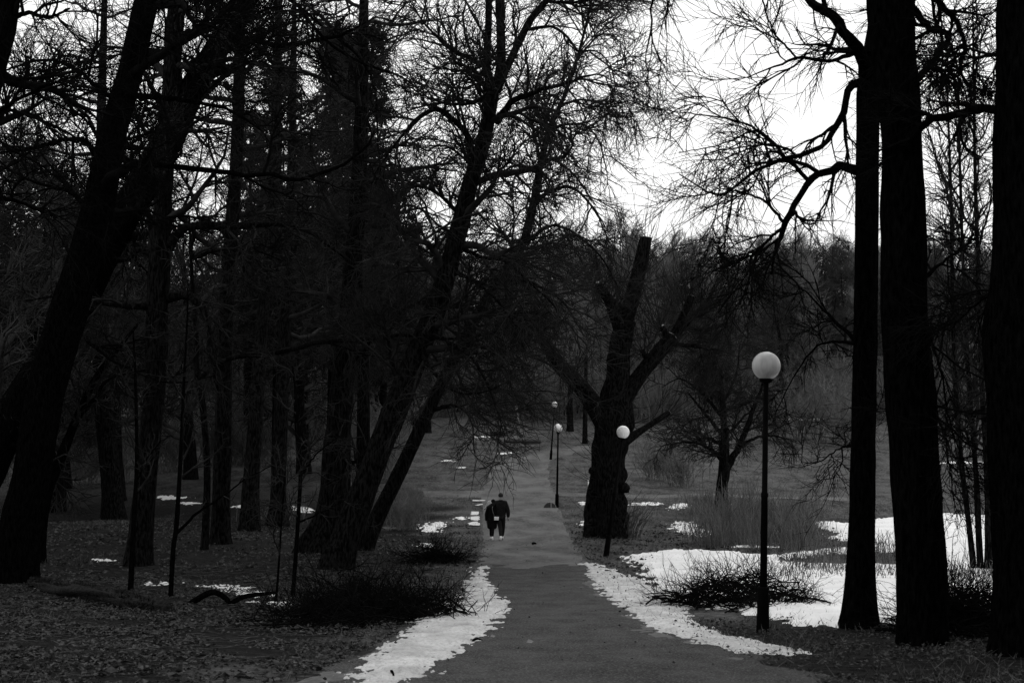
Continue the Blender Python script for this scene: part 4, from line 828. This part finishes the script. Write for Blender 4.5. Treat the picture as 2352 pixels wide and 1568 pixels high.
v, t = leaf_geo(np.stack([_x, _y, ground(_x, _y) + .055 + .03 * (path_sd(_x, _y) < .3)], -1), rs.uniform(.015, .06, _n), rs.rand(_n) * 6.28, rs.randn(_n) * .7)
tag(MB().add(v, None, t).build('fallen_leaves', M['leaf'], smooth=False), 'loose leaves and crumbs of bark strewn along the path edges and the snow strips', 'leaves', kind='stuff')
m = litter(5000, -14, -1.5, 12, 30, .08, .15, 'leaf')
tag(m.build('fallen_leaves', M['leaf'], smooth=False), 'larger curled leaves lying on the left bank', 'leaves', kind='stuff')
for (u, v, s_, lab) in [(1217, 1480, .12, 'pale curled leaf alone in the middle of the near path'), (1132, 1467, .09, 'small pale leaf on the path near the tip of the left snow strip')]:
    c = G(u, v); c[2] += .04; vv, tt = leaf_geo(c, np.array([s_]), np.array([.6]), np.array([.5])); tag(MB().add(vv - c, None, tt).build('leaf', M['pale_wood'], None, (0, 0, 0)), lab, 'leaf').location = c
def blades(x, y, h, w, lean=.35):
    n = len(x); z = ground(x, y) - .02; a = rs.rand(n) * 6.28; l = rs.randn(n, 2) * lean
    h = h * (.5 + rs.rand(n)); dx, dy = np.cos(a) * w / 2, np.sin(a) * w / 2
    V = np.empty((n, 3, 3)); V[:, 0] = np.stack([x - dx, y - dy, z], -1); V[:, 1] = np.stack([x + dx, y + dy, z], -1); V[:, 2] = np.stack([x + l[:, 0] * h, y + l[:, 1] * h, z + h], -1)
    return MB().add(V.reshape(-1, 3), None, np.arange(n * 3).reshape(-1, 3))
n = 120000; x = rs.uniform(-20, 20, n); y = 14 + 64 * rs.rand(n) ** 1.1
ok = (path_sd(x, y) < -.1) & (fbm(x / 1.5, y / 1.5, 3, 12) + rs.rand(n) * .5 > .1); ok &= ~((x < -2.6 - .05 * np.maximum(y - 30, 0)) & (fbm(x / 3, y / 3, 2, 31) < .18)); x, y = x[ok], y[ok]
tag(blades(x, y, .11, .018, .7).build('grass', M['grass'], smooth=False), 'short winter grass along both path verges', 'grass', kind='stuff')
# reeds
def reed_bed(u0, u1, v0, v1, n, h, label, mat_='reed'):
    A = [G(u0, v1), G(u1, v1), G(u1, v0), G(u0, v0)]; s = rs.rand(n); t = rs.rand(n)
    x = (A[0][0] * (1 - s) + A[1][0] * s) * (1 - t) + (A[3][0] * (1 - s) + A[2][0] * s) * t; y = A[0][1] * (1 - t) + A[3][1] * t
    x = x + rs.randn(n) * .25
    x = x + rs.randn(n) * .35; y = y + rs.randn(n) * .8; k = 1.5 * fbm(x / .8, y / 1.6, 3, 7) + rs.rand(n) * .6 > .15; x, y = x[k], y[k]; n = len(x)
    z = ground(x, y) - .02; hh = h * (.3 + .8 * rs.rand(n)) * np.clip(.85 + 1.3 * fbm(x / 1.1, y / 2, 2, 17), .3, 1.3); ln = rs.randn(n, 2) * .26
    T = np.linspace(0, 1, 4)[None, :]
    Pl = np.stack([x[:, None] + ln[:, :1] * hh[:, None] * T ** 1.5, y[:, None] + ln[:, 1:] * hh[:, None] * T ** 1.5, z[:, None] + hh[:, None] * T], -1)
    m = MB().tubes(Pl, np.linspace(.011, .006, 4)[None] + np.zeros((n, 1)), 3)
    tag(m.build('reeds', M[mat_]), label, 'reeds', kind='stuff')
reed_bed(1610, 1860, 1180, 1262, 5200, 1.5, 'dense dry reeds in front of the round-crowned tree')
reed_bed(1790, 2120, 1268, 1335, 2600, .6, 'thin dry grass stems poking through the snow field')
reed_bed(2120, 2300, 1290, 1340, 700, .5, 'dry grass stems at the foot of the birch clump')
reed_bed(1570, 1640, 1150, 1180, 500, .5, 'short dry stems left of the reeds')
reed_bed(600, 700, 1165, 1195, 260, .8, 'dry stalks behind the rightmost furrowed trunk')

# ------------------------------------------------------------------ playground and small things
g = G(1145, 1000); m = MB(); m.tube([g + [0, 0, .02], g + [0, 0, .12], g + [0, 0, .25], g + [0, 0, .3]], [.35, .45, 1.0, 1.05], 20)
o = m.build('basket_swing', M['dark_stone'], None, g); tag(o, 'flat dark saucer seat low over the sand of the playground', 'playground saucer')
d = G(1195, 1008)[1]; g = G(1197, 1006); root = None
m = MB().tube([g - [0, 0, .2], P(1192, 975, g[1]), P(1185, 930, g[1])], [.1, .1, .09], 10); o = m.build('leaning_post', M['pale_wood'], None, g); tag(o, 'leaning wooden post standing in the playground sand', 'post')
a, b = G(1160, 1016), G(1243, 1021); b[1] = a[1] - .4; b[2] = float(ground(b[0], b[1])); a[2] += .14; b[2] += .17
m = MB().tube(spline(np.array([a, (a + b) / 2, b]), 8), [.13, .15, .15, .16, .17, .17, .18, .18], 12); o = m.build('log', M['log'], None, a); tag(o, 'long log lying at the front edge of the playground', 'log')
sheet('playground_sand', 'sand', [[(1060, 1008), (1150, 1000), (1225, 1001), (1245, 1013), (1160, 1014), (1080, 1012)]], thick=.03, rag=.1, soft=.3, step=2)
c = G(1213, 962); g = c.copy(); root = thing('bench', g, 'low plank bench on the crest behind the playground', 'bench')
W = 24 / FPX * g[1]
MB().box(c + [0, 0, .45], (W, .2, .05)).build('seat', M['pale_wood'], root, g, smooth=False)
for sx in (-.75, .75): MB().box(c + [sx * W, 0, .2], (.06, .16, .22)).build('leg', M['dark_stone'], root, g, smooth=False)
# half round hump by the upright lamp
g = G(1263, 1166); r = 14 / FPX * g[1]; root = thing('drain_hump', g, 'dark half round hump with pale rim and pale band beside the upright lamp', 'drain cover')
m = MB(); t = np.linspace(0, math.pi, 17); V = []
for yy in (-.08, .08):
    V += [[g[0], g[1] + yy, g[2]]] + [[g[0] + math.cos(k) * r, g[1] + yy, g[2] + math.sin(k) * r * .92] for k in t]
V = np.array(V); n = 18; T1 = [[0, i, i + 1] for i in range(1, 17)] + [[n, n + i + 1, n + i] for i in range(1, 17)]; Q = [[i, n + i, n + i + 1, i + 1] for i in range(1, 17)]
m.add(V, Q, T1); m.build('panel', M['dark_stone'], root, g, smooth=False)
MB().tube([[g[0] + math.cos(k) * r, g[1] - .08, g[2] + math.sin(k) * r * .92] for k in t], [.022] * 17, 6).build('rim', M['pale_wood'], root, g)
MB().box(g + [.06, -.1, r * .45], (.035, .02, r * .45)).build('band', M['pale_wood'], root, g, smooth=False)
# white post left of the willow
g = G(1354, 1160); root = thing('white_marker', g, 'thin white wooden marker leaning beside the left foot of the willow', 'marker post')
m = MB().tube([g, P(1352, 1130, g[1]), P(1351, 1100, g[1])], [.05, .04, .02], 6); m.build('post', M['white'], root, g)
MB().tube([g + [.18, 0, 0], P(1353, 1118, g[1] + .05)], [.03, .025], 6).build('brace', M['white'], root, g)

# ------------------------------------------------------------------ the couple
def skin_obj(name, pts, edges, radii, m, parent, sub=2, root=0):
    me = bpy.data.meshes.new(name); me.from_pydata([Vector(p) for p in pts], edges, []); me.update(); me.materials.append(m)
    o = bpy.data.objects.new(name, me); COL.objects.link(o)
    if parent is not None: o.parent = parent
    sk = o.modifiers.new('skin', 'SKIN'); sk.use_smooth_shade = True
    ly = me.skin_vertices[0] if len(me.skin_vertices) else None
    if ly is None:
        bpy.context.view_layer.objects.active = o; ly = me.skin_vertices[0]
    for i, r in enumerate(radii):
        ly.data[i].radius = r if isinstance(r, tuple) else (r, r); ly.data[i].use_root = (i == root)
    su = o.modifiers.new('sub', 'SUBSURF'); su.levels = sub; su.render_levels = sub
    dg = bpy.context.evaluated_depsgraph_get(); dg.update(); me2 = bpy.data.meshes.new_from_object(o.evaluated_get(dg))
    o.modifiers.clear(); o.data = me2
    if not me2.materials: me2.materials.append(m)
    me2.polygons.foreach_set('use_smooth', [True] * len(me2.polygons))
    return o
def person(g, S, label, man):
    root = thing('person', g, label, 'person', 'couple walking away')
    root.scale = (S, S, S)
    H = {}
    def E(a): return [(a[i], a[i + 1]) for i in range(len(a) - 1)]
    # back foot (heel lifted) and front foot
    bx = .03 if man else .04
    pel = (0, 0, .95); kneeB = (-.02 if man else .03, -.10, .52); ankB = (bx - .02, -.34, .13); toeB = (bx - .03, -.24, .02)
    kneeF = (.09 if man else -.05, .18, .50); ankF = (.06 if man else -.05, .30, .09); toeF = (ankF[0], .46, .03)
    hipL = (-.09, 0, .90); hipR = (.09, 0, .90)
    if man: hb, hf = hipL, hipR
    else: hb, hf = hipR, hipL
    if man:
        shL, elL, haL = (-.19, 0, 1.44), (-.36, -.10, 1.33), (-.56, -.10, 1.24)
        shR, elR, haR = (.19, 0, 1.44), (.28, -.04, 1.13), (.29, .02, .86)
        hd = (0, .03, 1.70)
    else:
        shL, elL, haL = (-.17, 0, 1.42), (-.25, -.02, 1.13), (-.24, .05, .84)
        shR, elR, haR = (.17, 0, 1.42), (.2, .14, 1.2), (.14, .28, 1.3)
        hd = (.05, .03, 1.64)
    pts = [pel, (0, 0, 1.15), (0, 0, 1.36), (0, .01, 1.50), (hd[0], hd[1], hd[2] - .06), (hd[0], hd[1] + .01, hd[2] + .04), hb, kneeB, ankB, toeB, hf, kneeF, ankF, toeF, shL, elL, haL, shR, elR, haR]
    edges = [(0, 1), (1, 2), (2, 3), (3, 4), (4, 5), (0, 6), (6, 7), (7, 8), (8, 9), (0, 10), (10, 11), (11, 12), (12, 13), (2, 14), (14, 15), (15, 16), (2, 17), (17, 18), (18, 19)]
    rad = [(.14, .1), (.12, .09), (.14, .1), .055, (.075, .085), (.075, .09), .085, .058, .04, .035, .085, .058, .04, .035, .06, .045, .032, .06, .045, .032]
    body = skin_obj('body', pts, edges, rad, M['skin'], root)
    # hands: palm, four fingers, thumb
    for hnd, el in ((haL, elL), (haR, elR)):
        a = np.array(hnd); d = a - np.array(el); d /= np.linalg.norm(d); sd = np.cross(d, [0, 1, 0.1]); sd /= np.linalg.norm(sd)
        m = MB(); m.tube([a - d * .02, a + d * .04, a + d * .09], [.028, .036, .03], 8)
        for k, ln in enumerate((.065, .078, .072, .055)):
            o_ = a + d * .085 + np.cross(d, sd) * (k - 1.5) * .018; m.tube([o_, o_ + d * ln * .5, o_ + d * ln * .85 + sd * ln * .35], [.009, .008, .006], 5)
        o_ = a + d * .03 + np.cross(d, sd) * -.03; m.tube([o_, o_ + d * .03 - np.cross(d, sd) * .025, o_ + d * .06 - np.cross(d, sd) * .025], [.011, .01, .008], 5)
        m.build('hand', M['skin'], root)
    # ears
    for s in (-1, 1): MB().sphere((hd[0] + s * .082, hd[1] - .01, hd[2] - .01), .03, 8, 6, sq=(.35, .7, 1.1)).build('ear', M['skin'], root)
    MB().sphere((hd[0], hd[1] + .1, hd[2] - .02), .02, 8, 6, sq=(.7, 1.1, 1.2)).build('nose', M['skin'], root)
    # trousers
    tm = 'trousers' if man else 'wool_black'
    f = 1.28 if man else 1.12
    skin_obj('trousers', [pel, hb, kneeB, (ankB[0], ankB[1] + .02, ankB[2] + .06), hf, kneeF, (ankF[0], ankF[1], ankF[2] + .05)], [(0, 1), (1, 2), (2, 3), (0, 4), (4, 5), (5, 6)],
             [(.155, .125), .1 * f * .85, .068 * f, .052 * f, .1 * f * .85, .068 * f, .052 * f], M[tm], root)
    # shoes
    for (an, to, lift) in ((ankB, toeB, 1), (ankF, toeF, 0)):
        an = np.array(an); to = np.array(to)
        if lift:
            m = MB().tube([an + [0, -.03, .07], an + [0, -.05, .02], an + [0, -.03, -.05], to + [0, .02, .01]], [.028, .042, .042, .034], 10); m.build('shoe', M['white'], root)
            MB().box((an + to) / 2 + [0, -.045, -.02], (.042, .075, .012), 0, -.95).build('sole', M['sole'], root)
        else:
            m = MB().tube([an + [0, -.06, .0], an + [0, -.01, .01], an + [0, .06, -.02], to + [0, .02, .02]], [.04, .05, .048, .03], 10); m.build('shoe', M['white'], root)
    if man:
        # jacket with both sleeves, loose over the hips
        skin_obj('jacket', [(0, 0, 1.34), (0, 0, 1.14), (0, 0, .97), (0, -.005, .83), (0, .0, 1.48), shL, elL, tuple(np.array(haL) * .96 + np.array(elL) * .04), shR, elR, tuple(np.array(haR) * .93 + np.array(elR) * .07)],
                 [(0, 1), (1, 2), (2, 3), (0, 4), (0, 5), (5, 6), (6, 7), (0, 8), (8, 9), (9, 10)],
                 [(.225, .15), (.225, .155), (.215, .155), (.195, .14), (.095, .085), .105, .085, .065, .108, .09, .066], M['jacket'], root)
        MB().tube([(0, .0, 1.50), (0, .0, 1.56)], [.085, .078], 14).build('collar', M['jacket'], root)
        m = MB().sphere((hd[0], hd[1] - .008, hd[2] + .03), .098, 18, 12, -.55, (.92, 1.05, 1.1)); m.build('hair', M['hair_dark'], root)
    else:
        skin_obj('coat', [(0, 0, 1.32), (0, 0, 1.1), (0, 0, .9), (0, 0, .66), (0, 0, .46), (0, 0, 1.47), shL, elL, haL, shR, elR, haR],
                 [(0, 1), (1, 2), (2, 3), (3, 4), (0, 5), (0, 6), (6, 7), (7, 8), (0, 9), (9, 10), (10, 11)],
                 [(.20, .14), (.21, .145), (.235, .16), (.24, .165), (.225, .165), .08, .085, .075, .068, .085, .07, .05], M['wool_black'], root)
        m = MB().sphere((hd[0], hd[1] - .005, hd[2] + .03), .1, 18, 12, -.5, (.92, 1.0, 1.08)); m.build('hood', M['wool_black'], root)
        # long fair hair falling to the left shoulder
        m = MB()
        for k in range(26):
            a = -.9 + 1.0 * k / 25; x0 = hd[0] - .07 + .05 * math.sin(a * 2); o_ = np.array([x0 - .02 * (k % 5), hd[1] - .07 - .004 * (k % 4), hd[2] + .09 - .004 * k])
            m.tube(spline(np.array([o_, o_ + [-.05 - .002 * k, -.03, -.1], o_ + [-.10 - .003 * k, -.05, -.22], o_ + [-.12 - .004 * k, -.05, -.32 + .003 * k]]), 7), [.014, .016, .016, .015, .013, .010, .005], 5)
        m.build('hair', M['hair_fair'], root)
    return root
gm = G(1150, 1241); man = person(gm, 1.0, 'man in dark bulky jacket with one arm round the woman, walking away on the path', True)
gw = gm + np.array([-.33, -.02, 0]); gw[2] = float(ground(gw[0], gw[1]))
woman = person(gw, .89, 'woman with long fair hair in a long black coat leaning on the man, walking away', False)
bagp = gw + np.array([.17, -.20, .86]); root = thing('handbag', bagp, 'small white shoulder bag hanging on the back of the black coat', 'handbag')
me = MB().box((0, 0, 0), (.088, .035, .066)).build('bag', M['white'], root, smooth=False); bv = me.modifiers.new('bev', 'BEVEL'); bv.width = .012; bv.segments = 2
MB().box((0, -.038, .02), (.09, .004, .03)).build('flap', M['white'], root, smooth=False)
MB().tube([(-.08, 0, .06), (-.12, -.01, .2), (-.16, .02, .36), (-.15, .06, .46)], [.007] * 4, 5).build('strap', M['pale_wood'], root)
